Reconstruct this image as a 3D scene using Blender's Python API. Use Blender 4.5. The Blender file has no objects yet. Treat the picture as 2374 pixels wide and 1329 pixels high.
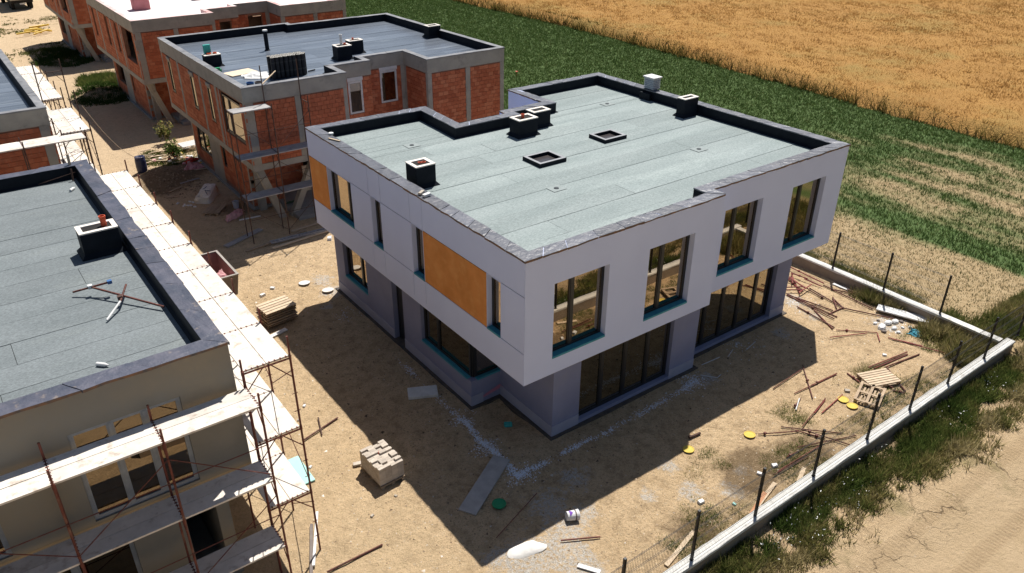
import bpy, math, random
import numpy as np
from mathutils import Vector, Matrix, noise
random.seed(7); RNG = np.random.default_rng(7)
S = bpy.context.scene; COL = S.collection
# ------------------------------------------------------------ camera, world, sun, exposure
cam = bpy.data.objects.new('camera', bpy.data.cameras.new('camera')); COL.objects.link(cam); S.camera = cam
YAW, PIT, ROL = .6396, .505, .0055
fw = Vector((math.sin(YAW)*math.cos(PIT), math.cos(YAW)*math.cos(PIT), -math.sin(PIT)))
rt = Vector((math.cos(YAW), -math.sin(YAW), 0)); up = rt.cross(fw)
r2 = math.cos(ROL)*rt + math.sin(ROL)*up; u2 = -math.sin(ROL)*rt + math.cos(ROL)*up
M = Matrix((r2, u2, -fw)).transposed().to_4x4(); M.translation = Vector((-10.957, -14.161, 16.074))
cam.matrix_world = M
cam.data.sensor_width = 36; cam.data.lens = 1830.5/2374*36; cam.data.clip_end = 2000
W = bpy.data.worlds.new('World'); S.world = W; W.use_nodes = True
nt = W.node_tree; sky = nt.nodes.new('ShaderNodeTexSky'); sky.sky_type = 'NISHITA'; sky.sun_disc = False
sky.sun_elevation = math.radians(61); sky.sun_rotation = math.radians(53)
nt.links.new(sky.outputs[0], nt.nodes['Background'].inputs[0]); nt.nodes['Background'].inputs[1].default_value = .050
sun = bpy.data.objects.new('sun', bpy.data.lights.new('sun', 'SUN')); COL.objects.link(sun)
sun.data.energy = 5.0; sun.data.angle = math.radians(.5); sun.data.color = (1, .955, .885)
E_ = math.radians(61.05); A_ = 4.0659
sun.rotation_euler = Vector((math.sin(A_)*math.cos(E_), math.cos(A_)*math.cos(E_), -math.sin(E_))).to_track_quat('-Z', 'Y').to_euler()
S.view_settings.view_transform = 'Standard'; S.view_settings.look = 'None'; S.view_settings.gamma = 1
S.view_settings.use_curve_mapping = False; S.view_settings.exposure = 0.39

# ------------------------------------------------------------ materials
MATS = {}
def pm(name, c1, c2=None, scale=4, rough=.85, bump=.15, bscale=40, spec=.3, metal=0, rnd=0, detail=5, lo=.35, hi=.65, stain=None, sscale=.8, slo=.55, shi=.72, stretch=None, coat=0, bdist=.02, grain=0):
    """procedural material: noise mix of two tones, optional stains, fine bump, per-object value variation"""
    if name in MATS: return MATS[name]
    m = bpy.data.materials.new(name); m.use_nodes = True; n = m.node_tree.nodes; l = m.node_tree.links; b = n['Principled BSDF']
    geo = n.new('ShaderNodeNewGeometry'); P = geo.outputs['Position']
    if stretch:
        vm = n.new('ShaderNodeVectorMath'); vm.operation = 'MULTIPLY'; vm.inputs[1].default_value = stretch; l.new(P, vm.inputs[0]); P = vm.outputs[0]
    def ns(sc, det=detail, ro=.6):
        t = n.new('ShaderNodeTexNoise'); t.inputs['Scale'].default_value = sc; t.inputs['Detail'].default_value = det; t.inputs['Roughness'].default_value = ro; l.new(P, t.inputs['Vector']); return t.outputs[0]
    def rng(src, a, c):
        r = n.new('ShaderNodeMapRange'); r.inputs[1].default_value = a; r.inputs[2].default_value = c; l.new(src, r.inputs[0]); return r.outputs[0]
    def mix(f, a, c, mode='MIX'):
        x = n.new('ShaderNodeMix'); x.data_type = 'RGBA'; x.blend_type = mode
        for s, v in ((x.inputs[0], f), (x.inputs[6], a), (x.inputs[7], c)):
            if hasattr(v, 'is_output'): l.new(v, s)
            elif isinstance(v, (int, float)): s.default_value = v
            else: s.default_value = (*v, 1)
        return x.outputs[2]
    c2 = c2 or tuple(v*.8 for v in c1)
    col = mix(rng(ns(scale), lo, hi), c1, c2)
    if stain: col = mix(rng(ns(sscale, 6, .65), slo, shi), col, stain)
    if grain:
        col = mix(rng(ns(grain, 2, .8), .42, .60), mix(1.0, col, (.80, .80, .80), 'MULTIPLY'), mix(1.0, col, (1.12, 1.12, 1.12), 'MULTIPLY'))
    if rnd:
        oi = n.new('ShaderNodeObjectInfo'); r = n.new('ShaderNodeMapRange'); r.inputs[3].default_value = 1-rnd; r.inputs[4].default_value = 1+rnd*.6
        l.new(oi.outputs['Random'], r.inputs[0]); cc = n.new('ShaderNodeCombineColor')
        for i in range(3): l.new(r.outputs[0], cc.inputs[i])
        col = mix(1.0, col, cc.outputs[0], 'MULTIPLY')
    l.new(col, b.inputs['Base Color']); b.inputs['Roughness'].default_value = rough; b.inputs['Metallic'].default_value = metal
    b.inputs['Specular IOR Level'].default_value = spec; b.inputs['Coat Weight'].default_value = coat
    if bump:
        bp = n.new('ShaderNodeBump'); bp.inputs['Strength'].default_value = bump; bp.inputs['Distance'].default_value = bdist
        l.new(ns(bscale, 4), bp.inputs['Height']); l.new(bp.outputs[0], b.inputs['Normal'])
    MATS[name] = m; return m
def tintmat(name, stops, rough=.8, leafy=0):
    """colour from the mesh's own 'tint' attribute (each blade / chip has its own tone)"""
    m = bpy.data.materials.new(name); m.use_nodes = True; n = m.node_tree.nodes; l = m.node_tree.links; b = n['Principled BSDF']
    a = n.new('ShaderNodeAttribute'); a.attribute_name = 'tint'; r = n.new('ShaderNodeValToRGB'); e = r.color_ramp.elements
    e[0].position = stops[0][0]; e[0].color = (*stops[0][1], 1); e[1].position = stops[-1][0]; e[1].color = (*stops[-1][1], 1)
    for p, c in stops[1:-1]:
        k = e.new(p); k.color = (*c, 1)
    l.new(a.outputs['Fac'], r.inputs[0]); l.new(r.outputs[0], b.inputs['Base Color']); b.inputs['Roughness'].default_value = rough; b.inputs['Specular IOR Level'].default_value = .15
    if leafy:      # thin blades let light through and share the softened upward normal of the sward
        n.remove(b); g = n.new('ShaderNodeNewGeometry'); vm = n.new('ShaderNodeVectorMath'); vm.operation = 'SCALE'; vm.inputs['Scale'].default_value = .45; l.new(g.outputs['Normal'], vm.inputs[0])
        va = n.new('ShaderNodeVectorMath'); va.operation = 'ADD'; va.inputs[1].default_value = (0, 0, .85); l.new(vm.outputs[0], va.inputs[0]); vn = n.new('ShaderNodeVectorMath'); vn.operation = 'NORMALIZE'; l.new(va.outputs[0], vn.inputs[0])
        d = n.new('ShaderNodeBsdfDiffuse'); t = n.new('ShaderNodeBsdfTranslucent'); x = n.new('ShaderNodeMixShader'); x.inputs[0].default_value = leafy
        l.new(r.outputs[0], d.inputs[0]); l.new(r.outputs[0], t.inputs[0]); l.new(vn.outputs[0], d.inputs['Normal']); l.new(d.outputs[0], x.inputs[1]); l.new(t.outputs[0], x.inputs[2]); l.new(x.outputs[0], n['Material Output'].inputs[0])
    return m
stucco = pm('white_stucco', (.625, .70, .94), (.595, .665, .90), .5, .9, .12, 160)
orange = pm('orange_panel', (.72, .29, .075), (.60, .225, .05), 1.2, .75, .1, 90, stain=(.74, .36, .11), sscale=2.2, slo=.5, shi=.8)
joint = pm('panel_joint', (.10, .10, .12), bump=0)
plaster = pm('grey_plaster', (.25, .27, .40), (.22, .235, .35), .8, .9, .12, 150, stain=(.27, .28, .37), sscale=1.1, slo=.5, shi=.8)
plinth = pm('plinth_plaster', (.37, .38, .48), (.32, .33, .42), 1.5, .9, .12, 120)
rawplaster = pm('raw_plaster', (.235, .225, .20), (.195, .187, .168), .9, .95, .15, 90, stain=(.27, .24, .19), sscale=.45, slo=.5, shi=.7)
lighterplaster = pm('dry_plaster', (.32, .27, .20), (.27, .23, .17), 2, .95, .1, 90)
pink = pm('pink_foam', (.55, .22, .30), (.48, .18, .25), 3, .8, .05)
bitumen = pm('black_bitumen', (.006, .009, .014), (.011, .014, .021), 3, .62, .2, 30, .12)
capmat = pm('slate_flashing', (.085, .09, .112), (.115, .12, .145), 2, .42, .7, 5, .6, rnd=.32, stain=(.19, .185, .20), sscale=1.6, slo=.52, shi=.85, bdist=.06, stretch=(1, 1, 1))
capbrown = pm('rusty_edge', (.25, .13, .07), (.10, .09, .09), 6, .7, .3, 20)
roofA = pm('pale_green_roofing', (.30, .345, .345), (.25, .295, .295), .9, .95, .3, 220, .2, rnd=.10, stain=(.335, .385, .38), sscale=.5, stretch=(.35, 1.6, 1), grain=26)
roofB = pm('grey_green_roofing', (.20, .225, .235), (.165, .188, .197), 1.0, .95, .3, 220, .2, rnd=.06, stain=(.215, .24, .24), sscale=.6, stretch=(.5, 1.4, 1), grain=26)
roofC = pm('shiny_dark_roofing', (.15, .175, .215), (.11, .13, .165), 1.2, .27, .25, 6, .7, rnd=.20, stain=(.24, .27, .31), sscale=1.3, stretch=(.3, 2.5, 1))  # pale streaks and lifted base put the sky gloss into the colour
roofP = pm('pink_foam_roof', (.72, .62, .62), (.80, .76, .74), .6, .8, .1, 20)
anthr = pm('anthracite_frame', (.018, .021, .026), bump=0, rough=.4, spec=.5)
whitefr = pm('white_frame', (.62, .65, .68), bump=0, rough=.45)
teal = pm('teal_foam', (.04, .24, .32), (.06, .29, .37), 3, .8, .2, 60)
tealroof = pm('teal_board', (.06, .42, .38), bump=.05)
concrete = pm('raw_concrete', (.34, .33, .30), (.27, .265, .245), 1.6, .9, .25, 45, stain=(.17, .165, .16), sscale=1.4, slo=.58, shi=.75)
slabc = pm('smooth_concrete', (.30, .30, .29), (.24, .24, .235), 2, .9, .15, 40)
brickm = pm('clay_block', (.42, .135, .07), (.35, .105, .055), 5, .9, .35, 30, rnd=.16, stain=(.46, .20, .12), sscale=6)
mortar = pm('mortar', (.30, .17, .12), (.24, .13, .09), 5, .95, .2, 40)
cream = pm('chimney_rim', (.78, .73, .67), (.70, .65, .59), 4, .85, .1)
redpipe = pm('orange_red_pipe', (.60, .10, .04), bump=0, rough=.5)
scafred = pm('scaffold_red', (.17, .045, .03), (.10, .03, .025), 5, .6, .2, 30, stain=(.22, .13, .09), sscale=3)
scafdark = pm('scaffold_rust', (.10, .055, .04), (.06, .035, .03), 5, .7, .2, 30)
plankm = pm('dusty_plank', (.74, .69, .63), (.62, .57, .51), 2.4, .9, .25, 50, rnd=.12, stain=(.42, .35, .29), sscale=4.2, slo=.54, shi=.72)
plankgrey = pm('grey_plank', (.42, .41, .41), (.32, .31, .31), 3, .9, .25, 50, rnd=.2)
rustpipe = pm('rusty_pipe', (.17, .05, .035), (.10, .038, .03), 7, .65, .2, 30, rnd=.35, stain=(.28, .17, .12), sscale=5)
redrust = pm('reddish_pipe', (.30, .07, .06), (.19, .05, .045), 7, .65, .2, 30, rnd=.3)
woodm = pm('pallet_wood', (.46, .35, .24), (.34, .25, .17), 6, .9, .3, 60, rnd=.25, stretch=(1, 1, 1))
woodp = pm('pale_wood', (.62, .50, .36), (.52, .40, .28), 6, .9, .2, 60, rnd=.15)
whitem = pm('white_plastic', (.72, .72, .71), (.62, .62, .62), 5, .6, .1, 30)
whitecon = pm('whitewashed_concrete', (.68, .67, .64), (.56, .55, .52), 3, .9, .3, 25, stain=(.42, .40, .36), sscale=2.2, slo=.58, shi=.74)
sideconc = pm('wall_side', (.30, .24, .18), (.24, .19, .15), 2.5, .95, .3, 30)
postm = pm('black_post', (.012, .012, .014), bump=0, rough=.45)
wirem = pm('fence_wire', (.03, .03, .03), bump=0, rough=.5)
yellow = pm('yellow_lid', (.62, .47, .09), (.55, .40, .07), 5, .7, .1)
green = pm('green_plastic', (.02, .28, .12), bump=0, rough=.5)
bluep = pm('blue_drum', (.035, .05, .13), (.025, .035, .10), 3, .4, .1, spec=.5)
blue2 = pm('blue_plastic', (.06, .16, .38), bump=0, rough=.5)
foamc = pm('mint_foam', (.40, .72, .68), (.36, .66, .62), 3, .8, .05)
stone = pm('stone_block', (.50, .45, .38), (.40, .35, .29), 8, .95, .3, 40, rnd=.2)
paver = pm('beige_brick', (.52, .46, .39), (.44, .38, .32), 8, .9, .25, 60, rnd=.16)
rubm = pm('grey_bin', (.20, .17, .15), (.15, .12, .11), 4, .7, .2)
binin = pm('pink_dusty_bin', (.36, .20, .18), (.28, .15, .13), 3, .8, .2)
pinkp = pm('pink_sheet', (.55, .26, .28), (.65, .40, .40), 4, .7, .4, 10)
bagm = pm('woven_bag', (.78, .74, .68), (.66, .62, .56), 6, .8, .6, 14, bdist=.05)
cement = pm('cement_powder', (.74, .72, .69), (.64, .62, .58), 5, .95, .3, 18)
card = pm('cardboard', (.72, .60, .44), (.64, .53, .40), 3, .9, .1)
dark = pm('dark_interior', (.02, .018, .016), bump=0)
yelpipe = pm('yellow_pipe', (.75, .50, .06), bump=0, rough=.5)
def glassmat(name, tint, refl, through):
    m = bpy.data.materials.new(name); m.use_nodes = True; n = m.node_tree.nodes; l = m.node_tree.links; n.remove(n['Principled BSDF'])
    g = n.new('ShaderNodeBsdfGlossy'); g.inputs['Color'].default_value = (*tint, 1); g.inputs['Roughness'].default_value = .005
    t = n.new('ShaderNodeBsdfTransparent'); t.inputs['Color'].default_value = (*through, 1)
    x = n.new('ShaderNodeMixShader'); x.inputs[0].default_value = refl; l.new(t.outputs[0], x.inputs[1]); l.new(g.outputs[0], x.inputs[2]); l.new(x.outputs[0], n['Material Output'].inputs[0]); return m
glassU = glassmat('bronze_glass', (.95, .80, .62), .42, (.30, .30, .30))
glassL = glassmat('dark_glass', (.95, .82, .62), .36, (.42, .46, .46))
greyfr = pm('grey_frame', (.30, .33, .37), bump=0, rough=.45)
glassG = glassmat('dim_glass', (.9, .75, .58), .22, (.16, .16, .16))
glassD = glassmat('sky_lit_glass', (.9, .85, .75), .45, (.2, .2, .2))

# ------------------------------------------------------------ mesh helpers
def offs(parent):
    o = Vector((0, 0, 0))
    while parent: o += parent.location; parent = parent.parent
    return o
def lab(o, label=None, cat=None, group=None, kind=None):
    if label: o['label'] = label
    if cat: o['category'] = cat
    if group: o['group'] = group
    if kind: o['kind'] = kind
    return o
class MB:
    def __init__(s): s.v = []; s.f = []; s.mi = []; s.m = 0
    def quad(s, *p):
        k = len(s.v); s.v += [tuple(q) for q in p]; s.f.append(tuple(range(k, k+len(p)))); s.mi.append(s.m); return s
    def hexa(s, p):      # p: 4 bottom, 4 top (ccw)
        k = len(s.v); s.v += [tuple(q) for q in p]
        for f in ((3, 2, 1, 0), (4, 5, 6, 7), (0, 1, 5, 4), (1, 2, 6, 5), (2, 3, 7, 6), (3, 0, 4, 7)): s.f.append(tuple(k+i for i in f)); s.mi.append(s.m)
        return s
    def box(s, x0, y0, z0, x1, y1, z1):
        if x0 > x1: x0, x1 = x1, x0
        if y0 > y1: y0, y1 = y1, y0
        return s.hexa([(x0, y0, z0), (x1, y0, z0), (x1, y1, z0), (x0, y1, z0), (x0, y0, z1), (x1, y0, z1), (x1, y1, z1), (x0, y1, z1)])
    def fbox(s, A, U, N, u0, u1, n0, n1, z0, z1):   # box in a wall frame: A 2D origin, U along, N outward
        P = lambda u, n, z: (A[0]+U[0]*u+N[0]*n, A[1]+U[1]*u+N[1]*n, z)
        return s.hexa([P(u0, n1, z0), P(u1, n1, z0), P(u1, n0, z0), P(u0, n0, z0), P(u0, n1, z1), P(u1, n1, z1), P(u1, n0, z1), P(u0, n0, z1)])
    def prism(s, poly, z0, z1):
        k = len(s.v); n = len(poly); s.v += [(x, y, z0) for x, y in poly]+[(x, y, z1) for x, y in poly]
        s.f.append(tuple(k+i for i in reversed(range(n)))); s.f.append(tuple(k+n+i for i in range(n))); s.mi += [s.m]*(n+2)
        for i in range(n): j = (i+1) % n; s.f.append((k+i, k+j, k+n+j, k+n+i))
        return s
    def tube(s, p, q, r, n=6, r2=None, cap=True):
        p, q = Vector(p), Vector(q); d = (q-p).normalized(); a = d.orthogonal().normalized(); b = d.cross(a); k = len(s.v); r2 = r if r2 is None else r2
        for c, rr in ((p, r), (q, r2)):
            for i in range(n):
                t = 2*math.pi*i/n; s.v.append(tuple(c+(a*math.cos(t)+b*math.sin(t))*rr))
        for i in range(n): j = (i+1) % n; s.f.append((k+i, k+j, k+n+j, k+n+i)); s.mi.append(s.m)
        if cap: s.f.append(tuple(k+i for i in reversed(range(n)))); s.f.append(tuple(k+n+i for i in range(n))); s.mi += [s.m]*2
        return s
    def lathe(s, c, prof, n=16, smooth=True):
        k = len(s.v)
        for r, z in prof:
            for i in range(n): t = 2*math.pi*i/n; s.v.append((c[0]+r*math.cos(t), c[1]+r*math.sin(t), c[2]+z))
        for j in range(len(prof)-1):
            for i in range(n): i2 = (i+1) % n; s.f.append((k+j*n+i, k+j*n+i2, k+(j+1)*n+i2, k+(j+1)*n+i)); s.mi.append(s.m)
        return s
    def build(s, name, mat, parent=None, bevel=0, smooth=False, xf=None, **kw):
        me = bpy.data.meshes.new(name); o3 = offs(parent)
        v = [(a-o3.x, b-o3.y, c-o3.z) for a, b, c in s.v] if parent and xf is None else s.v
        if xf is not None: v = [tuple(xf @ Vector(p)) for p in v]
        me.from_pydata(v, [], s.f)
        for m in (mat if isinstance(mat, (list, tuple)) else [mat]): me.materials.append(m)
        if max(s.mi or [0]) > 0: me.polygons.foreach_set('material_index', s.mi)
        if smooth: me.polygons.foreach_set('use_smooth', [True]*len(me.polygons))
        me.update(); o = bpy.data.objects.new(name, me); COL.objects.link(o); o.parent = parent
        if bevel:
            b = o.modifiers.new('bevel', 'BEVEL'); b.width = bevel; b.segments = 1; b.limit_method = 'ANGLE'
        return lab(o, **kw)
def empty(name, loc, label, cat, group=None, rz=0):
    o = bpy.data.objects.new(name, None); COL.objects.link(o); o.location = loc; o.rotation_euler[2] = rz; o.empty_display_size = .2
    return lab(o, label, cat, group)
def inset(poly, d):
    n = len(poly); out = []
    for i in range(n):
        a, b, c = Vector(poly[i-1]), Vector(poly[i]), Vector(poly[(i+1) % n])
        u1 = (b-a).normalized(); u2_ = (c-b).normalized(); n1 = Vector((-u1.y, u1.x)); n2 = Vector((-u2_.y, u2_.x))
        m = (n1+n2); m = m/(m.dot(m))*2 if m.length > 1e-6 else n1
        out.append(tuple(b+m*d))
    return out
def edge(poly, i):
    a = Vector(poly[i]); b = Vector(poly[(i+1) % len(poly)]); U = (b-a).normalized(); return a, U, Vector((U.y, -U.x)), (b-a).length
class Multi:
    """each fbox / hexa becomes a part of its own"""
    def __init__(s): s.l = []
    def fbox(s, *a): s.l.append(MB().fbox(*a)); return s
    def box(s, *a): s.l.append(MB().box(*a)); return s
    def hexa(s, *a): s.l.append(MB().hexa(*a)); return s
    def build(s, name, mat, parent): return [m.build(name, mat, parent) for m in s.l]
def wall(mb, poly, i, z0, z1, ops, t):
    A, U, N, L = edge(poly, i); ins = inset(poly, t); IA, IB = Vector(ins[i]), Vector(ins[(i+1) % len(poly)])
    us = sorted({0, L, *[o[0] for o in ops], *[o[1] for o in ops]}); zs = sorted({z0, z1, *[min(max(o[2], z0), z1) for o in ops], *[min(max(o[3], z0), z1) for o in ops]})
    open_ = lambda a, b: any(o[0]-1e-6 < a < o[1]+1e-6 and o[2]-1e-6 < b < o[3]+1e-6 for o in ops)
    def P(u, z, back):
        q = (IA if u < 1e-6 else IB if u > L-1e-6 else A+U*u-N*t) if back else A+U*u
        return (q.x, q.y, z)
    nu, nz = len(us)-1, len(zs)-1
    sol = [[not open_((us[a]+us[a+1])/2, (zs[b]+zs[b+1])/2) for b in range(nz)] for a in range(nu)]
    for a in range(nu):
        for b in range(nz):
            if not sol[a][b]: continue
            ua, ub, za, zb = us[a], us[a+1], zs[b], zs[b+1]
            mb.quad(P(ua, za, 0), P(ub, za, 0), P(ub, zb, 0), P(ua, zb, 0)); mb.quad(P(ub, za, 1), P(ua, za, 1), P(ua, zb, 1), P(ub, zb, 1))
            if a > 0 and not sol[a-1][b]: mb.quad(P(ua, za, 1), P(ua, za, 0), P(ua, zb, 0), P(ua, zb, 1))
            if a < nu-1 and not sol[a+1][b]: mb.quad(P(ub, za, 0), P(ub, za, 1), P(ub, zb, 1), P(ub, zb, 0))
            if b == 0 or not sol[a][b-1]: mb.quad(P(ua, za, 1), P(ub, za, 1), P(ub, za, 0), P(ua, za, 0))
            if b == nz-1 or not sol[a][b+1]: mb.quad(P(ua, zb, 0), P(ub, zb, 0), P(ub, zb, 1), P(ua, zb, 1))
def window(parent, A, U, N, u0, u1, z0, z1, d=.25, mull=(), fm=None, gm=None, sill=None, name='window', mw=.05, sash=True):
    """frame with mullions set d behind the wall face; panes and sill hang under it"""
    fm = fm or anthr; gm = gm or glassU; mb = MB(); w = .06; n0, n1 = -d, -d+.07; e = .003
    mb.fbox(A, U, N, u0+e, u0+w, n0, n1, z0+e, z1-e).fbox(A, U, N, u1-w, u1-e, n0, n1, z0+e, z1-e)
    mb.fbox(A, U, N, u0+w, u1-w, n0, n1, z0+e, z0+w).fbox(A, U, N, u0+w, u1-w, n0, n1, z1-w, z1-e)
    xs = [u0+w]
    for f in mull:
        c = u0+(u1-u0)*f; mb.fbox(A, U, N, c-mw, c+mw, n0, n1+.01, z0+w, z1-w); xs += [c-mw, c+mw]
    xs.append(u1-w); fr = mb.build(name, fm, parent)
    for k in range(0, len(xs), 2):
        MB().fbox(A, U, N, xs[k], xs[k+1], n0+.02, n0+.032, z0+w, z1-w).build('pane', gm, fr)
        if sash:
            s_ = .035; a_, b_ = xs[k]+.002, xs[k+1]-.002
            MB().fbox(A, U, N, a_, a_+s_, n0+.034, n1-.004, z0+w, z1-w).fbox(A, U, N, b_-s_, b_, n0+.034, n1-.004, z0+w, z1-w).fbox(A, U, N, a_+s_, b_-s_, n0+.034, n1-.004, z0+w, z0+w+s_).fbox(A, U, N, a_+s_, b_-s_, n0+.034, n1-.004, z1-w-s_, z1-w).build('sash', fm, fr)
    if sill:
        MB().fbox(A, U, N, u0+e, u1-e, -d+.072, .012, z0-.03, z0+.035).build('sill', sill, fr)
    return fr

# ------------------------------------------------------------ ground
def nz(x, y, s, o=0): return noise.noise(Vector((x*s+o, y*s-o, o*.37)))
def smooth(e0, e1, x): t = min(max((x-e0)/(e1-e0), 0), 1); return t*t*(3-2*t)
CEM = [(-1.3, -3.1, .55), (-1.0, -4.2, .5), (5.2, -3.9, .3), (-1.9, -2.5, .5), (-.5, -2.7, .5), (.4, -2.5, .35), (-2.7, -2.3, .35), (-2.3, -3.1, .45), (-.9, -3.6, .45), (1.0, -1.2, .5), (-.3, -1.6, .6), (3.3, -3.6, .4), (4.3, -4.3, .4), (3.6, -2.5, .3), (2.2, -3.0, .3), (15.0, 1.4, .6), (14.6, .2, .4), (16.4, -1.9, .7), (.1, 13.2, .5), (-.6, 12.2, .3), (.2, 14.4, .5), (12.5, .2, .4), (8, -.1, .4)]
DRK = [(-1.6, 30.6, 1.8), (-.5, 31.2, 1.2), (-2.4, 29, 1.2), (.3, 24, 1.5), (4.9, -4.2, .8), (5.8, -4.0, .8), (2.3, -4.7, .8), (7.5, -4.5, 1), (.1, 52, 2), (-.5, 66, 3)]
def gz(x, y):
    z = .035*nz(x, y, .35)+.022*nz(x, y, 1.3, 5)+.012*nz(x, y, 3.3, 9)
    if x < -.0 and y > 15 and x > -6.5: z += .05*nz(x*.8, y*.15, 1.2, 3)
    z += .45*math.exp(-((x+1.7)**2/1.6+(y-30.6)**2/2.4))+.5*math.exp(-((x+.8)**2/3+(y-52.3)**2/2))+.5*math.exp(-((x+1.3)**2/3+(y-67.5)**2/3))
    z += .10*math.exp(-((x+1.9)**2/.35+(y+2.6)**2/.10))
    z -= .22*math.exp(-((x-1.1)**2/.25+(y-2.4)**2/.5))
    if y < -7.6: z += .03*math.sin((y+7.6+x*.12)*2.4)*smooth(-7.6, -9, y)
    return z
def axis(a, b, st, far):
    v = list(np.arange(a, b+1e-6, st)); k = st; lo = [a]; hi = [v[-1]]
    while hi[-1] < far: k *= 1.25; hi.append(hi[-1]+k)
    k = st
    while lo[-1] > -far: k *= 1.25; lo.append(lo[-1]-k)
    return lo[:0:-1]+v+hi[1:]
xs = axis(-8, 19, .17, 900); ys = axis(-13, 38, .2, 900); nx, ny = len(xs), len(ys)
gv = [(x, y, gz(x, y) if -12 < x < 18.3 and y < 110 else (-.0+.03*nz(x, y, .3))) for y in ys for x in xs]
gf = [(j*nx+i, j*nx+i+1, (j+1)*nx+i+1, (j+1)*nx+i) for j in range(ny-1) for i in range(nx-1)]
me = bpy.data.meshes.new('ground'); me.from_pydata(gv, [], gf); me.polygons.foreach_set('use_smooth', [True]*len(gf))
ac = me.attributes.new('cement', 'FLOAT', 'POINT'); ad = me.attributes.new('damp', 'FLOAT', 'POINT')
ac.data.foreach_set('value', [sum(math.exp(-((x-a)**2+(y-b)**2)/(r*r)) for a, b, r in CEM) if -4 < x < 18 and -6 < y < 16 else 0 for x, y, z in gv])
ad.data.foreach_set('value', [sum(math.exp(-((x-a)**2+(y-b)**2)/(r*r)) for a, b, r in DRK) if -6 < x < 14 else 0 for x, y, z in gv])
ground = bpy.data.objects.new('ground', me); COL.objects.link(ground); lab(ground, 'bare sandy building ground with stains and ruts', kind='structure')
gm = bpy.data.materials.new('sandy_ground'); gm.use_nodes = True; me.materials.append(gm)
n = gm.node_tree.nodes; l = gm.node_tree.links; b = n['Principled BSDF']; b.inputs['Roughness'].default_value = .97; b.inputs['Specular IOR Level'].default_value = .1
geo = n.new('ShaderNodeNewGeometry'); sep = n.new('ShaderNodeSeparateXYZ'); l.new(geo.outputs['Position'], sep.inputs[0])
def NS(sc, det=5, ro=.6, vec=None):
    t = n.new('ShaderNodeTexNoise'); t.inputs['Scale'].default_value = sc; t.inputs['Detail'].default_value = det; t.inputs['Roughness'].default_value = ro; l.new(vec or geo.outputs['Position'], t.inputs['Vector']); return t
def MR(src, a, c, d=0, e=1):
    r = n.new('ShaderNodeMapRange'); r.inputs[1].default_value = a; r.inputs[2].default_value = c; r.inputs[3].default_value = d; r.inputs[4].default_value = e; l.new(src, r.inputs[0]); return r.outputs[0]
def MATH(op, a, c):
    r = n.new('ShaderNodeMath'); r.operation = op
    for s_, v in ((r.inputs[0], a), (r.inputs[1], c)):
        if hasattr(v, 'is_output'): l.new(v, s_)
        else: s_.default_value = v
    return r.outputs[0]
def MIX(f, a, c, mode='MIX'):
    x = n.new('ShaderNodeMix'); x.data_type = 'RGBA'; x.blend_type = mode
    for s_, v in ((x.inputs[0], f), (x.inputs[6], a), (x.inputs[7], c)):
        if hasattr(v, 'is_output'): l.new(v, s_)
        elif isinstance(v, (int, float)): s_.default_value = v
        else: s_.default_value = (*v, 1)
    return x.outputs[2]
col = MIX(MR(NS(.55).outputs[0], .38, .66), (.68, .50, .305), (.58, .42, .25))
col = MIX(MATH('MULTIPLY', MR(NS(2.6, 8, .7).outputs[0], .47, .66), .85), col, (.36, .255, .15))
col = MIX(MR(NS(7.5, 6, .7).outputs[0], .55, .72), col, (.66, .51, .32))
col = MIX(MATH('MULTIPLY', MR(NS(14, 5, .75).outputs[0], .55, .64), .8), col, (.23, .155, .085))
col = MIX(MATH('MULTIPLY', MR(NS(8.5, 7, .78).outputs[0], .55, .64), .6), col, (.30, .21, .12))
col = MIX(MATH('MULTIPLY', MR(NS(6.2, 6, .75).outputs[0], .57, .66), .55), col, (.68, .55, .38))
col = MIX(MATH('MULTIPLY', MR(NS(34, 4, .8).outputs[0], .50, .64), .55), col, (.30, .21, .12))
col = MIX(MATH('MULTIPLY', MR(NS(22, 4, .8).outputs[0], .60, .66), .6), col, (.66, .56, .42))
road = MR(sep.outputs['Y'], -7.0, -8.4)                       # pale cracked road in front of the fence
roadc = MIX(MR(NS(.9, 6, .65).outputs[0], .35, .7), (.57, .425, .265), (.49, .36, .215))
col = MIX(road, col, roadc)
ribs = n.new('ShaderNodeTexWave'); ribs.bands_direction = 'X'; ribs.inputs['Scale'].default_value = 2.2; ribs.inputs['Distortion'].default_value = 3; ribs.inputs['Detail'].default_value = 2; l.new(geo.outputs['Position'], ribs.inputs['Vector'])
rut = n.new('ShaderNodeTexWave'); rut.bands_direction = 'Y'; rut.inputs['Scale'].default_value = .21; rut.inputs['Distortion'].default_value = 1.2; rut.inputs['Detail'].default_value = 2; l.new(geo.outputs['Position'], rut.inputs['Vector'])
trk = MATH('MULTIPLY', road, MR(rut.outputs['Fac'], .72, .92)); col = MIX(MATH('MULTIPLY', MATH('MULTIPLY', trk, MATH('ADD', MATH('MULTIPLY', ribs.outputs['Fac'], .6), .25)), .55), col, (.30, .205, .115))
lane = MR(sep.outputs['X'], -2.5, -4.2); far = MR(sep.outputs['Y'], 14, 26)
col = MIX(MATH('MULTIPLY', lane, .35), col, (.66, .50, .31)); col = MIX(MATH('MULTIPLY', far, .45), col, (.58, .45, .31))
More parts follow.
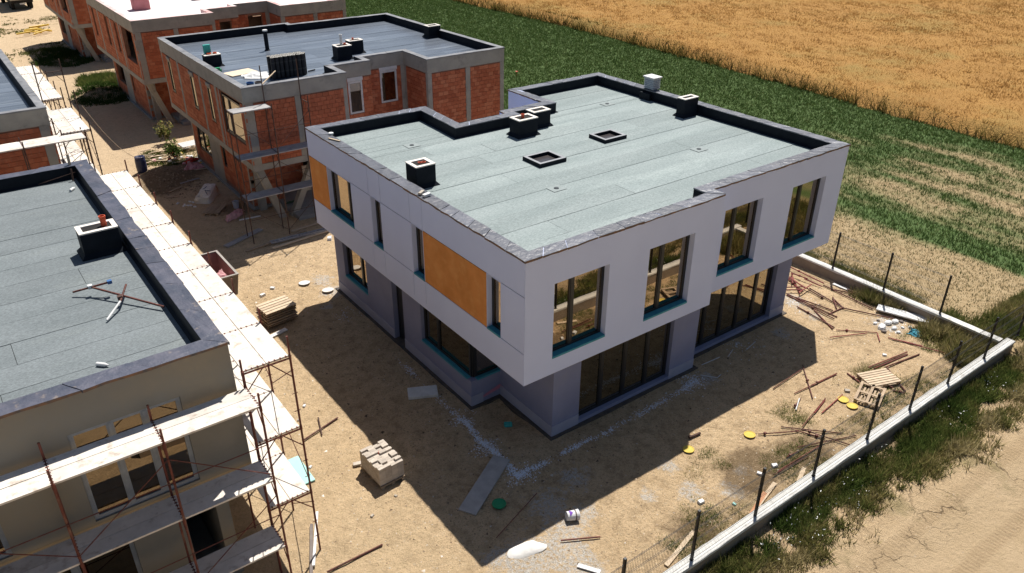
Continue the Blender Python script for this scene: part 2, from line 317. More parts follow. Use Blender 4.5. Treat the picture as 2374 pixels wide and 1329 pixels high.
# grass tinge in a few patches
gt = MATH('MULTIPLY', MR(NS(.5, 4).outputs[0], .58, .68), MR(sep.outputs['Y'], -3.0, -5.2)); col = MIX(MATH('MULTIPLY', gt, .5), col, (.16, .15, .06))
at = n.new('ShaderNodeAttribute'); at.attribute_name = 'cement'
cf = MATH('MULTIPLY', MR(MATH('ADD', at.outputs['Fac'], MR(NS(3.5, 7, .7).outputs[0], .3, .7, -.5, .5)), .35, .75), MR(NS(11, 5, .7).outputs[0], .38, .56))
col = MIX(MATH('MULTIPLY', cf, .85), col, MIX(MR(NS(40, 3, .8).outputs[0], .42, .58), (.38, .35, .31), (.68, .66, .62)))
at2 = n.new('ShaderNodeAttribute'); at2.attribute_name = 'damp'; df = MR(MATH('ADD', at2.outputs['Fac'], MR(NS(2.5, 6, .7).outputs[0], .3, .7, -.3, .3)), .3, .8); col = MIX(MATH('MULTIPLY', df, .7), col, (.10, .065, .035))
# drying cracks
dv = n.new('ShaderNodeVectorMath'); dv.operation = 'MULTIPLY_ADD'; dv.inputs[1].default_value = (.55, .55, .55); l.new(NS(2.2, 4).outputs['Color'], dv.inputs[0]); l.new(geo.outputs['Position'], dv.inputs[2])
vo = n.new('ShaderNodeTexVoronoi'); vo.feature = 'DISTANCE_TO_EDGE'; vo.inputs['Scale'].default_value = .42; l.new(dv.outputs[0], vo.inputs['Vector'])
vo2 = n.new('ShaderNodeTexVoronoi'); vo2.feature = 'DISTANCE_TO_EDGE'; vo2.inputs['Scale'].default_value = 1.1; l.new(dv.outputs[0], vo2.inputs['Vector'])
ck = MATH('MAXIMUM', MR(vo.outputs['Distance'], .011, .002), MATH('MULTIPLY', MR(vo2.outputs['Distance'], .02, .006), MR(NS(.3, 3).outputs[0], .52, .6)))
ck = MATH('MULTIPLY', ck, MATH('MULTIPLY', MR(NS(.45, 3).outputs[0], .46, .64), MATH('ADD', MATH('MULTIPLY', road, .55), .2)))
col = MIX(MATH('MULTIPLY', ck, .8), col, (.12, .08, .045))
l.new(col, b.inputs['Base Color'])
bp = n.new('ShaderNodeBump'); bp.inputs['Strength'].default_value = 1.0; bp.inputs['Distance'].default_value = .14
hh = MATH('ADD', MATH('MULTIPLY', NS(5, 8, .75).outputs[0], 1.0), MATH('SUBTRACT', MATH('MULTIPLY', NS(26, 5, .7).outputs[0], .35), MATH('MULTIPLY', ck, .6)))
l.new(hh, bp.inputs['Height']); l.new(bp.outputs[0], b.inputs['Normal'])

# field soil sheets
def sheet(name, poly, z, m, label):
    mb = MB(); mb.quad(*[(x, y, z) for x, y in poly]); return mb.build(name, m, label=label, kind='structure')
sheet('grain_field_soil', [(42.602, -40), (400, -40), (400, 400), (-30, 400), (-30, 118), (24.1, 110.1), (42.7, 72.02), (43.402, 30)], .034, pm('grain_soil', (.20, .13, .05), (.13, .085, .03), 1.5, .95, .3, 12), 'dark soil under the ripe grain')

# ------------------------------------------------------------ vegetation (numpy blades)
def blades(name, P, h, w, k, spread, lean, tint, m, parent=None, **kw):
    """k triangular blades per point; P (n,3), h,w,tint arrays"""
    nP = len(P); P = np.repeat(P, k, 0); h = np.repeat(h, k)*RNG.uniform(.6, 1.15, nP*k); w = np.repeat(w, k)*RNG.uniform(.7, 1.3, nP*k); t = np.clip(np.repeat(tint, k)+RNG.normal(0, .08, nP*k), 0, 1)
    a = RNG.uniform(0, 2*math.pi, nP*k); q = RNG.uniform(0, 2*math.pi, nP*k); s = RNG.uniform(0, spread, nP*k)
    base = P+np.stack([np.cos(q)*s, np.sin(q)*s, np.zeros(nP*k)], 1); side = np.stack([np.cos(a), np.sin(a), np.zeros(nP*k)], 1)*w[:, None]/2
    tip = base+np.stack([np.cos(q)*h*lean, np.sin(q)*h*lean, h], 1)+RNG.normal(0, 1, (nP*k, 3))*(h*.18)[:, None]
    V = np.stack([base-side, base+side, tip], 1).reshape(-1, 3); nf = nP*k
    me = bpy.data.meshes.new(name); me.vertices.add(nf*3); me.loops.add(nf*3); me.polygons.add(nf)
    me.vertices.foreach_set('co', V.astype(np.float32).ravel()); me.loops.foreach_set('vertex_index', np.arange(nf*3, dtype=np.int32))
    me.polygons.foreach_set('loop_start', np.arange(0, nf*3, 3, dtype=np.int32)); me.polygons.foreach_set('loop_total', np.full(nf, 3, dtype=np.int32))
    at = me.attributes.new('tint', 'FLOAT', 'FACE'); at.data.foreach_set('value', t.astype(np.float32)); me.materials.append(m); me.update(); me.validate()
    o = bpy.data.objects.new(name, me); COL.objects.link(o); o.parent = parent
    return lab(o, **kw)
def leaves(name, P, size, tint, m, parent=None, **kw):
    nP = len(P); d = RNG.normal(0, 1, (nP, 3)); d /= np.linalg.norm(d, axis=1)[:, None]; e = np.cross(d, RNG.normal(0, 1, (nP, 3))); e /= np.linalg.norm(e, axis=1)[:, None]
    s = (size*RNG.uniform(.6, 1.3, nP))[:, None]; V = np.stack([P-d*s, P+e*s*.45, P+d*s, P-e*s*.45], 1).reshape(-1, 3)
    me = bpy.data.meshes.new(name); me.vertices.add(nP*4); me.loops.add(nP*4); me.polygons.add(nP); me.vertices.foreach_set('co', V.astype(np.float32).ravel()); me.loops.foreach_set('vertex_index', np.arange(nP*4, dtype=np.int32))
    me.polygons.foreach_set('loop_start', np.arange(0, nP*4, 4, dtype=np.int32)); me.polygons.foreach_set('loop_total', np.full(nP, 4, dtype=np.int32))
    at = me.attributes.new('tint', 'FLOAT', 'FACE'); at.data.foreach_set('value', np.clip(tint+RNG.normal(0, .12, nP), 0, 1).astype(np.float32)); me.materials.append(m); me.update()
    o = bpy.data.objects.new(name, me); COL.objects.link(o); o.parent = parent; return lab(o, **kw)
def vnoise(x, y, s, seed=0):
    """cheap vectorised value noise"""
    X, Y = x*s+seed*17.3, y*s-seed*9.1; xi, yi = np.floor(X).astype(int), np.floor(Y).astype(int); fx, fy = X-xi, Y-yi; fx = fx*fx*(3-2*fx); fy = fy*fy*(3-2*fy)
    h = lambda a, c: ((np.sin(a*127.1+c*311.7+seed)*43758.5453) % 1.0)
    return (h(xi, yi)*(1-fx)+h(xi+1, yi)*fx)*(1-fy)+(h(xi, yi+1)*(1-fx)+h(xi+1, yi+1)*fx)*fy
def fbm(x, y, s, seed=0): return (vnoise(x, y, s, seed)+.5*vnoise(x, y, s*2.1, seed+1)+.25*vnoise(x, y, s*4.3, seed+2))/1.75
fieldm = tintmat('field_blades', [(0, (.058, .118, .028)), (.3, (.112, .178, .048)), (.5, (.165, .185, .065)), (.62, (.25, .21, .095)), (1, (.45, .355, .19))], leafy=.25)
wheatm = tintmat('grain_blades', [(0, (.085, .068, .020)), (.25, (.17, .12, .034)), (.45, (.32, .18, .055)), (.7, (.45, .24, .078)), (1, (.53, .31, .118))], leafy=.45)
weedm = tintmat('weed_blades', [(0, (.03, .06, .014)), (.3, (.065, .11, .026)), (.6, (.13, .15, .04)), (.8, (.28, .23, .09)), (1, (.46, .38, .20))], leafy=.3)
# where the camera's frustum meets the ground (with a margin), so that the blades are only where they can be seen
def infrust(x, y, mx=1.12):
    dx, dy = x+10.957, y+14.161; dz = -15.8; f = dx*fw.x+dy*fw.y+dz*fw.z; rr = dx*r2.x+dy*r2.y+dz*r2.z; uu = dx*u2.x+dy*u2.y+dz*u2.z
    return (f > 0) & (np.abs(rr/f) < .6485*mx) & (np.abs(uu/f) < .363*mx+.02)
def scatter(nn, x0, x1, y0, y1, cond=None, fr=True):
    x = RNG.uniform(x0, x1, nn); y = RNG.uniform(y0, y1, nn); k = infrust(x, y) if fr else np.ones(nn, bool)
    if cond is not None: k &= cond(x, y)
    return x[k], y[k]
XE = lambda y: np.interp(y, [-40, 4.5, 15.7, 28, 51, 72, 110], [42.2, 42.2, 42.6, 43.5, 44, 43.2, 24.5])    # edge of the grain
def greenness(x, y):
    g = fbm(x*1.3, y*.30, .16, 3)*.55+fbm(x, y*.5, .6, 8)*.45
    return g+.16*np.clip((x-21)/12, 0, 1)+.30*np.clip((y-8)/22, 0, 1)-.02-.42*np.clip((25.5-x)/2.5, 0, 1)*np.clip((9.5-y)/4, 0, 1)-.16*np.clip((x-30)/4, 0, 1)*np.clip((12-y)/6, 0, 1)+.12*np.exp(-((x-XE(y)+2)/2.2)**2)
FX, FY = np.meshgrid(np.arange(18.3, 44.9, .35), np.arange(-40, 118, .5)); fx_, fy_ = FX.ravel(), FY.ravel(); fx_ = np.minimum(fx_, XE(fy_)+.3)
fme = bpy.data.meshes.new('stubble_field'); nw_, nh_ = FX.shape[1], FX.shape[0]; ii = np.arange(nw_*nh_).reshape(nh_, nw_); fq = np.stack([ii[:-1, :-1], ii[:-1, 1:], ii[1:, 1:], ii[1:, :-1]], -1).reshape(-1, 4)
fme.from_pydata(np.stack([fx_, fy_, np.full(len(fx_), .040)], 1).tolist(), [], fq.tolist()); fa = fme.attributes.new('green', 'FLOAT', 'POINT'); fa.data.foreach_set('value', np.clip((greenness(fx_, fy_)+.20*(vnoise(fx_*1.6, fy_*.18, 1.1, 93)-.5)-.34)/.25, 0, 1).astype(np.float32))
fo = bpy.data.objects.new('stubble_field', fme); COL.objects.link(fo); lab(fo, 'strip of stubble and young green crop between the houses and the grain', kind='structure')
fm_ = pm('stubble_soil', (.36, .27, .155), (.28, .20, .105), 3.5, .95, .6, 12, bdist=.05); fme.materials.append(fm_); _n = fm_.node_tree.nodes; _l = fm_.node_tree.links
_a = _n.new('ShaderNodeAttribute'); _a.attribute_name = 'green'; _x = _n.new('ShaderNodeMix'); _x.data_type = 'RGBA'; _x.inputs[7].default_value = (.072, .115, .034, 1); _src = _n['Principled BSDF'].inputs['Base Color'].links[0].from_socket
_l.new(_a.outputs['Fac'], _x.inputs[0]); _l.new(_src, _x.inputs[6]); _l.new(_x.outputs[2], _n['Principled BSDF'].inputs['Base Color'])
x, y = scatter(330000, 18.1, 44.4, -16, 108, lambda x, y: (x < XE(y)+.1))
green_ = greenness(x, y)
row = np.abs(((x*.97+y*.18)/.34) % 1-.5)*2
keep = RNG.uniform(0, 1, len(x)) > .35*(row > .55); x, y, green_ = x[keep], y[keep], green_[keep]
isg = RNG.normal(0, .085, len(x))+green_+.12*(vnoise(x, y, 2.3, 91)-.5)+.20*(vnoise(x*1.6, y*.18, 1.1, 93)-.5)+.10*(vnoise(x*3.5, y*.4, 1.1, 97)-.5) > .47
straw = np.where(isg, RNG.uniform(0, .42, len(x)), RNG.uniform(.5, 1, len(x)))
hgt = np.where(isg, .17, .09)
blades('field_grass', np.stack([x, y, np.full(len(x), .03)], 1), hgt, np.where(isg, .035, .026), 3, .10, .35, straw, fieldm, label='young green crop mixed with pale stubble in rows', kind='stuff')
# ripe grain: bumpy canopy with ears on top
def canopy():
    st = .9; X = np.arange(24, 190, st); Y = np.arange(-30, 230, st); gx, gy = np.meshgrid(X, Y); fx, fy = gx.ravel(), gy.ravel()
    zz = .78+.16*fbm(fx, fy, .5, 4)+.08*(RNG.random(len(fx))-.5); d = fx-XE(fy)-.25; zz = np.where(d < 0, -.3, np.where(d < .7, zz*np.clip(.45+d*.8, 0, 1), zz))
    V = np.stack([fx+RNG.uniform(-.25, .25, len(fx)), fy+RNG.uniform(-.25, .25, len(fx)), zz], 1); w_, h_ = len(X), len(Y)
    idx = np.arange(w_*h_).reshape(h_, w_); q = np.stack([idx[:-1, :-1], idx[:-1, 1:], idx[1:, 1:], idx[1:, :-1]], -1).reshape(-1, 4); keepq = (V[q, 2] > 0).any(1); q = q[keepq]
    me = bpy.data.meshes.new('grain_mass'); me.vertices.add(len(V)); me.vertices.foreach_set('co', V.astype(np.float32).ravel()); me.loops.add(len(q)*4); me.polygons.add(len(q))
    me.loops.foreach_set('vertex_index', q.astype(np.int32).ravel()); me.polygons.foreach_set('loop_start', np.arange(0, len(q)*4, 4, dtype=np.int32)); me.polygons.foreach_set('loop_total', np.full(len(q), 4, dtype=np.int32))
    me.materials.append(pm('grain_mass', (.42, .235, .076), (.37, .20, .065), .35, .9, .9, 9, .1, stain=(.30, .22, .075), sscale=.12, slo=.5, shi=.75, bdist=.2)); me.update()
    o = bpy.data.objects.new('grain_mass', me); COL.objects.link(o); lab(o, 'dense ripe golden grain seen from above', kind='stuff')
canopy()
x, y = scatter(560000, 24, 185, -28, 225, lambda x, y: x > XE(y)-.1)
dist = np.hypot(x+11, y+14); keep = RNG.uniform(0, 1, len(x)) < np.clip(95/dist, .35, 1)**1.3; x, y, dist = x[keep], y[keep], dist[keep]
gr = fbm(x*.6, y, .045, 11); ti = .74-.7*np.clip(gr-.56, 0, .3)+RNG.normal(0, .05, len(x))-.10*(vnoise(x, y, .9, 55)-.5); d = x-XE(y); tr = np.abs(((x-XE(y))-22)); ti -= .2*(np.abs(tr-.9) < .22)
ti = np.where(d < 3, ti-.66*np.clip((1.5-d+1.3*(vnoise(x, y, .6, 77)-.5))/.9, 0, 1), ti)  # olive stems at the field edge, with the front's shade tinted in
blades('grain_ears', np.stack([x, y, np.where(d < .9, .0, .76)], 1), np.where(d < .9, .95, .22), .028+dist*.0007, 4, .26, .7, ti, wheatm, label='upright golden ears of ripe grain with olive edge stems darkened as painted shade', kind='stuff')
# green weeds outside the front fence, dry weeds inside the right wall
def weedpatch(name, nn, x0, x1, y0, y1, dens, h, w, tint, k=5, lean=.5, fr=False, label=None):
    x, y = scatter(nn, x0, x1, y0, y1, None, fr); pr_ = np.asarray(dens(x, y), float); k_ = RNG.uniform(0, 1, len(x)) < pr_; x, y = x[k_], y[k_]; hh = h*RNG.uniform(.5, 1.2, len(x))*(.45+1.1*vnoise(x, y, 2.6, 61))
    z = np.array([gz(a, c) if a < 18.3 else .03 for a, c in zip(x, y)])-.02
    return blades(name, np.stack([x, y, z], 1), hh, np.full(len(x), w), k, .09, lean, tint(x, y), weedm, label=label, kind='stuff')
yw = lambda x: np.interp(x, [-2, 0, 4, 8, 12, 17, 22], [-7.2, -7.1, -7.0, -7.1, -7.5, -7.3, -7.5])
sst = lambda a, c, v: np.clip((v-a)/(c-a), 0, 1)**2*(3-2*np.clip((v-a)/(c-a), 0, 1))
weedpatch('roadside_weeds', 42000, -3, 23, -8.6, -5.80, lambda x, y: sst(-.55, .75, y-yw(x)+1.1*(vnoise(x, y, 1.1, 5)-.5)+.5*(vnoise(x, y, 3.3, 15)-.5))*sst(.22, .42, fbm(x, y, 1.1, 6)), .24, .030, lambda x, y: .32+.50*vnoise(x, y, 1.7, 2)+.25*(y < yw(x)+.5)+.3*np.clip((x-16)/3, 0, 1), label='bushy green weeds with white flowers outside the fence')
weedpatch('sparse_road_weeds', 16000, -3, 24, -14, -6.9, lambda x, y: sst(.60, .78, fbm(x, y, .9, 16)-.03*np.clip(-7.5-y, 0, 4))*.6, .06, .018, lambda x, y: .5+.35*vnoise(x, y, 2, 2), k=4, lean=1.2, label='thin dry weeds creeping over the cracked road')
weedpatch('inner_wall_weeds', 9000, 15.4, 17.8, -5.3, 1.2, lambda x, y: (np.abs((x-17.4)*.93+(y+1.88)*.33) > .36-.3*(np.abs(y+1.88) > 1.25))*sst(-.25, .3, x-17.3+1.2*np.clip((-2.6-y)/2.0, 0, 1)+.8*(vnoise(x, y, 1.5, 3)-.5))*sst(.3, -.5, y-.6*vnoise(x, y, 2, 1)), .40, .035, lambda x, y: .58+.35*vnoise(x, y, 2.2, 4), label='tall yellow-green weeds growing inside the right boundary wall')
weedpatch('outer_wall_weeds', 9000, 18.0, 19.8, -5.2, 9, lambda x, y: sst(.30, .50, fbm(x, y, .8, 3))*sst(19.8, 18.6, x), .22, .028, lambda x, y: .35+.5*vnoise(x, y, .8, 4), label='mixed weeds outside the right boundary wall')
weedpatch('corner_weeds', 7000, 17.9, 24, -8, -3.8, lambda x, y: sst(.34, .54, fbm(x, y, .7, 9))*sst(-7.5, -6.6, y), .30, .035, lambda x, y: .45+.4*vnoise(x, y, .9, 7), label='dry and green weeds beyond the fence corner')
weedpatch('yard_weeds', 26000, 1.2, 17.2, -5.45, -2.6, lambda x, y: .75*sst(.52, .74, fbm(x, y, .9, 21)+.20*np.clip((-4.2-y), 0, 1)+.06*np.clip((x-11)/3, 0, 1)), .085, .018, lambda x, y: .3+.5*vnoise(x, y, 1.2, 4), lean=.8, label='low weeds spreading on the sand inside the front fence')
weedpatch('dry_yard_litter', 30000, -6, 17, -5, 20, lambda x, y: sst(.5, .72, fbm(x, y, .8, 31))*~((x > .2) & (x < 14.2) & (y > .6) & (y < 13.4)), .03, .016, lambda x, y: .55+.4*vnoise(x, y, 2, 4), k=3, lean=1.8, label='scraps of dry grass on the sand')
weedpatch('rubbish_grass', 2600, -2.2, 1.2, 31.5, 37, lambda x, y: sst(.34, .60, fbm(x, y, .7, 5))*sst(1.3, .5, (x+.7)**2/2.3+(y-33.9)**2/4.5), .14, .045, lambda x, y: .38+.3*vnoise(x, y, 1, 1), label='green grass round the rubbish by the brick houses')
weedpatch('lane_grass', 4200, -2.6, 1.6, 52, 57.5, lambda x, y: sst(1.5, .5, (x-.4)**2/3+(y-54.8)**2/5+(vnoise(x, y, 1, 2)-.5)), .38, .06, lambda x, y: .36+.3*vnoise(x, y, .8, 1), label='clump of tall green grass beside the lane')
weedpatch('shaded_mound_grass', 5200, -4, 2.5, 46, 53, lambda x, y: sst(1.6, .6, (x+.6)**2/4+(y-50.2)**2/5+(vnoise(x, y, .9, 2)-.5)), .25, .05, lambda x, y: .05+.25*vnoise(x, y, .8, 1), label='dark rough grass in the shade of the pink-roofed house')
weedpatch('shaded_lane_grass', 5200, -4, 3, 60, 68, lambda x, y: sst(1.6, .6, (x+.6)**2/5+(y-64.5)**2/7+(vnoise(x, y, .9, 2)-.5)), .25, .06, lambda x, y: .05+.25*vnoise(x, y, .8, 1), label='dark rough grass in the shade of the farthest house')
weedpatch('far_lane_grass', 7000, -7.5, 3, 66, 90, lambda x, y: sst(.54, .72, fbm(x, y, .35, 12)), .14, .07, lambda x, y: .45+.4*vnoise(x, y, .4, 1), label='patches of grass on the far end of the lane')
x, y = scatter(420, -2, 16, -7.0, -5.85, lambda x, y: (vnoise(x, y, .7, 44) > .55), False)
leaves('white_flowers', np.stack([x, y, RNG.uniform(.22, .36, len(x))], 1), np.full(len(x), .028), np.full(len(x), .5), tintmat('petals', [(0, (.75, .75, .72)), (1, (.8, .8, .78))]), label='tiny white flower heads over the roadside weeds', kind='stuff')
# stones, crumbs
def chips(name, P, size, tint, m, label):
    nP = len(P); tet = np.array([(-1, -.8, 0), (1, -.7, 0), (.2, 1, 0), (.1, 0, .9)]); a = RNG.uniform(0, 6.28, nP); sc = size*RNG.uniform(.5, 1.5, nP)
    V = tet[None]*sc[:, None, None]*RNG.uniform(.6, 1.3, (nP, 4, 1)); c, s = np.cos(a)[:, None], np.sin(a)[:, None]
    V = np.stack([V[..., 0]*c-V[..., 1]*s, V[..., 0]*s+V[..., 1]*c, V[..., 2]], -1)+P[:, None]
    F = np.array([(0, 1, 3), (1, 2, 3), (2, 0, 3)]); F = (F[None]+4*np.arange(nP)[:, None, None]).reshape(-1, 3)
    me = bpy.data.meshes.new(name); me.vertices.add(nP*4); me.vertices.foreach_set('co', V.astype(np.float32).ravel()); me.loops.add(len(F)*3); me.polygons.add(len(F)); me.loops.foreach_set('vertex_index', F.astype(np.int32).ravel())
    me.polygons.foreach_set('loop_start', np.arange(0, len(F)*3, 3, dtype=np.int32)); me.polygons.foreach_set('loop_total', np.full(len(F), 3, dtype=np.int32))
    at = me.attributes.new('tint', 'FLOAT', 'FACE'); at.data.foreach_set('value', np.repeat(tint, 3).astype(np.float32)); me.materials.append(m); me.update()
    o = bpy.data.objects.new(name, me); COL.objects.link(o); return lab(o, label, kind='stuff')
stonem = tintmat('stones', [(0, (.12, .085, .055)), (.35, (.34, .25, .16)), (.7, (.55, .46, .34)), (1, (.70, .67, .62))])
notin = lambda x, y: ~((x > .3) & (x < 14.2) & (y > .5) & (y < 13.4))
x, y = scatter(17000, -7, 17.6, -5.4, 22, notin, False); z = np.array([gz(a, c) for a, c in zip(x, y)])
chips('gravel', np.stack([x, y, z], 1), np.where(RNG.random(len(x)) > .985, .045, np.where(RNG.random(len(x)) > .8, .022, .012)), RNG.random(len(x))**1.2, stonem, 'pebbles and clods scattered on the sand')
x, y = scatter(2600, -7, 24, -14, -7, None, False); z = np.array([gz(a, c) for a, c in zip(x, y)])
chips('road_clods', np.stack([x, y, z], 1), np.full(len(x), .016), RNG.random(len(x))*.7, stonem, 'small clods on the cracked road')
line = [(-.18, 7.6), (-.15, 6.1), (-.25, 3.5), (-.13, 2.9), (-.3, 1.8), (-.2, .9), (-.3, -.15), (.5, -.2), (1.8, -.18), (3, -.22), (4.6, -.19), (5.7, -.14), (6.9, -.1), (7.6, .05)]
wts = [.5, .2, .8, 1, 1.2, .9, 1.2, .7, .8, .7, .6, .5, .7]
pts = []
for k in range(len(line)-1):
    (a, c), (d, e) = line[k], line[k+1]; L = math.hypot(d-a, e-c); m_ = int(300*L*wts[k]); t = RNG.random(m_); pts.append(np.stack([a+(d-a)*t+RNG.normal(0, .065, m_), c+(e-c)*t+RNG.normal(0, .065, m_)], 1))
for cx, cy, r, m_ in ((-.15, 3.0, .2, 220), (-.3, 1.5, .2, 250), (-.2, -.2, .22, 350), (7.4, -.1, .3, 350), (10.6, .4, .4, 250), (-.3, 11, .3, 60), (16.6, -2.0, .5, 120), (14.9, 1.3, .4, 150)): pts.append(RNG.normal(0, r, (m_, 2))+(cx, cy))
pts = np.concatenate(pts); pts = pts[RNG.random(len(pts)) < .15+.95*sst(.38, .62, fbm(pts[:, 0], pts[:, 1], 1.6, 71))]; z = np.array([gz(a, c) for a, c in pts])
chips('foam_crumbs', np.column_stack([pts, z+.004]), np.full(len(pts), .019), RNG.random(len(pts)), tintmat('foam_crumbs', [(0, (.75, .78, .84)), (1, (.9, .9, .9))]), 'trail of white foam crumbs along the foot of the house')

# ------------------------------------------------------------ low walls and fence
def lowwall(name, a, c, w, h, label):
    U = (Vector(c)-Vector(a)).normalized(); N = Vector((U.y, -U.x)); L = (Vector(c)-Vector(a)).length
    t = empty(name, (a[0], a[1], 0), label, 'wall')
    MB().fbox(a, U, N, 0, L, -w/2, w/2, -.1, h).build('wall_body', sideconc, t)
    k = 0
    mb = MB(); u = 0; zc = h
    m_ = max(int(L/.35), 2); prev = None
    for i in range(m_+1):
        u = L*i/m_; e1, e2 = random.uniform(-.015, .02), random.uniform(-.015, .02); zz = h+.03+random.uniform(-.008, .008)
        P = lambda uu, nn, z: (a[0]+U.x*uu+N.x*nn, a[1]+U.y*uu+N.y*nn, z)
        cur = [P(u, w/2+.012+e1*.5, h-.06+e1), P(u, w/2+.012+e1*.5, zz), P(u, -w/2-.012-e2*.5, zz), P(u, -w/2-.012-e2*.5, h-.05+e2)]
        if prev: mb.quad(prev[0], cur[0], cur[1], prev[1]).quad(prev[1], cur[1], cur[2], prev[2]).quad(prev[2], cur[2], cur[3], prev[3])
        prev = cur
    mb.build('coping', whitecon, t); return t
lowwall('boundary_wall', (-9, -5.66), (18.24, -5.50), .27, .47, 'whitewashed low boundary wall running along the road in front')
lowwall('boundary_wall', (17.92, -5.30), (17.92, 44), .27, .47, 'low boundary wall with pale top between the yard and the stubble field')
def fence(posts, dirn, label, h=1.68):
    U = Vector(dirn); t = empty('wire_fence', (posts[0][0], posts[0][1], .5), label, 'fence')
    for i, (x, y, z0) in enumerate(posts):
        tl = random.uniform(-.02, .02); MB().hexa([(x-.032, y-.032, z0), (x+.032, y-.032, z0), (x+.032, y+.032, z0), (x-.032, y+.032, z0), (x-.032+tl, y-.032, z0+h), (x+.032+tl, y-.032, z0+h), (x+.032+tl, y+.032, z0+h), (x-.032+tl, y+.032, z0+h)]).box(x-.05, y-.05, z0, x+.05, y+.05, z0+.012).build('post', postm, t)
    for (x0, y0, z0), (x1, y1, z1) in zip(posts, posts[1:]):
        mb = MB(); L = math.hypot(x1-x0, y1-y0); m_ = int(L/.055)
        N = Vector((y1-y0, x0-x1)).normalized()
        for k in range(1, m_):
            f = k/m_; X, Y = x0+(x1-x0)*f+N.x*.04, y0+(y1-y0)*f+N.y*.04; mb.tube((X, Y, .54), (X, Y, 2.08), .0034, 3, cap=False)
        for zz in (.58, .78, .84, 1.2, 1.26, 1.62, 1.68, 2.02, 2.06): mb.tube((x0+N.x*.046, y0+N.y*.046, zz), (x1+N.x*.046, y1+N.y*.046, zz), .005, 3, cap=False)
        mb.build('mesh_panel', wirem, t)
    return t
fy = lambda x: -5.66+.0059*(x+9)
fence([(x, fy(x), .49) for x in (-6.3, -3.85, -1.4, 1.08, 3.58, 6.19, 8.9, 11.31, 13.69, 16.2, 18.75)], (1, 0), 'black posts and wire mesh standing on the front whitewashed wall')
fence([(17.92, y, .49) for y in (-3.0, -.65, 1.7, 4.1, 6.5, 8.9, 11.4, 13.9)], (0, 1), 'black posts and wire mesh on the wall beside the stubble field')
# ------------------------------------------------------------ roofs
def xints(poly, y):
    r = []
    for i in range(len(poly)):
        (a, c), (d, e) = poly[i], poly[(i+1) % len(poly)]
        if (c <= y < e) or (e <= y < c): r.append(a+(d-a)*(y-c)/(e-c))
    r.sort(); return list(zip(r[::2], r[1::2]))
def roofing(parent, poly, t, ztop, zroof, mroof, sw=.98, seam=.012, joints=True, lining=bitumen):
    ins = inset(poly, t); MB().prism(ins, zroof-.25, zroof-.012).build('roof_slab', dark, parent)
    ys_ = [p[1] for p in ins]; y0, y1 = min(ys_), max(ys_); cuts = sorted({*[y0+sw*k+.0 for k in range(int((y1-y0)/sw)+1)], *[p[1] for p in ins]})
    cuts = [c for i, c in enumerate(cuts) if i == 0 or c-cuts[i-1] > .06]
    ins2 = inset(poly, t+.03)
    for i, (a, c) in enumerate(zip(cuts, cuts[1:])):
        for xa, xb in xints(ins2, (a+c)/2):
            u = xa; first = True
            while u < xb-.05:
                Ln = random.uniform(7, 12) if joints else 99
                if first: Ln = random.uniform(2, 11) if joints else 99; first = False
                v = min(u+Ln, xb); v = xb if xb-v < .8 else v; dz = random.uniform(0, .006)+(i % 2)*.003; wob = random.uniform(-.006, .006)
                mb = MB(); k_ = max(2, int((v-u)/1.2)); pv = None
                for q in range(k_+1):
                    X = u+(v-u)*q/k_; w1 = .012*noise.noise(Vector((X*.6, a*3, 1))); w2 = .012*noise.noise(Vector((X*.6, c*3, 1))); zz = zroof+dz+.006*noise.noise(Vector((X, a, 3)))
                    cur = [(X, a+seam/2+w1, zroof-.01), (X, a+seam/2+w1, zz), (X, c-seam/2+w2, zz), (X, c-seam/2+w2, zroof-.01)]
                    if pv:
                        for s_ in range(3): mb.quad(pv[s_], cur[s_], cur[s_+1], pv[s_+1])
                    pv = cur
                mb.build('roof_sheet', mroof, parent); u = v+seam*.8
    ln = MB()
    for i in range(len(poly)):
        a, c = ins[i], ins[(i+1) % len(ins)]; i3 = inset(poly, t+.025); p, q = i3[i], i3[(i+1) % len(ins)]
        ln.quad((q[0], q[1], zroof-.02), (p[0], p[1], zroof-.02), (p[0], p[1], ztop+.004), (q[0], q[1], ztop+.004)); ln.quad((p[0], p[1], ztop+.004), (a[0], a[1], ztop+.004), (c[0], c[1], ztop+.004), (q[0], q[1], ztop+.004))
        i4 = inset(poly, t+.10); p4, q4 = i4[i], i4[(i+1) % len(ins)]; ln.quad((q4[0], q4[1], zroof+.014), (p4[0], p4[1], zroof+.014), (p[0], p[1], zroof+.07), (q[0], q[1], zroof+.07))
    ln.build('parapet_lining', lining, parent)
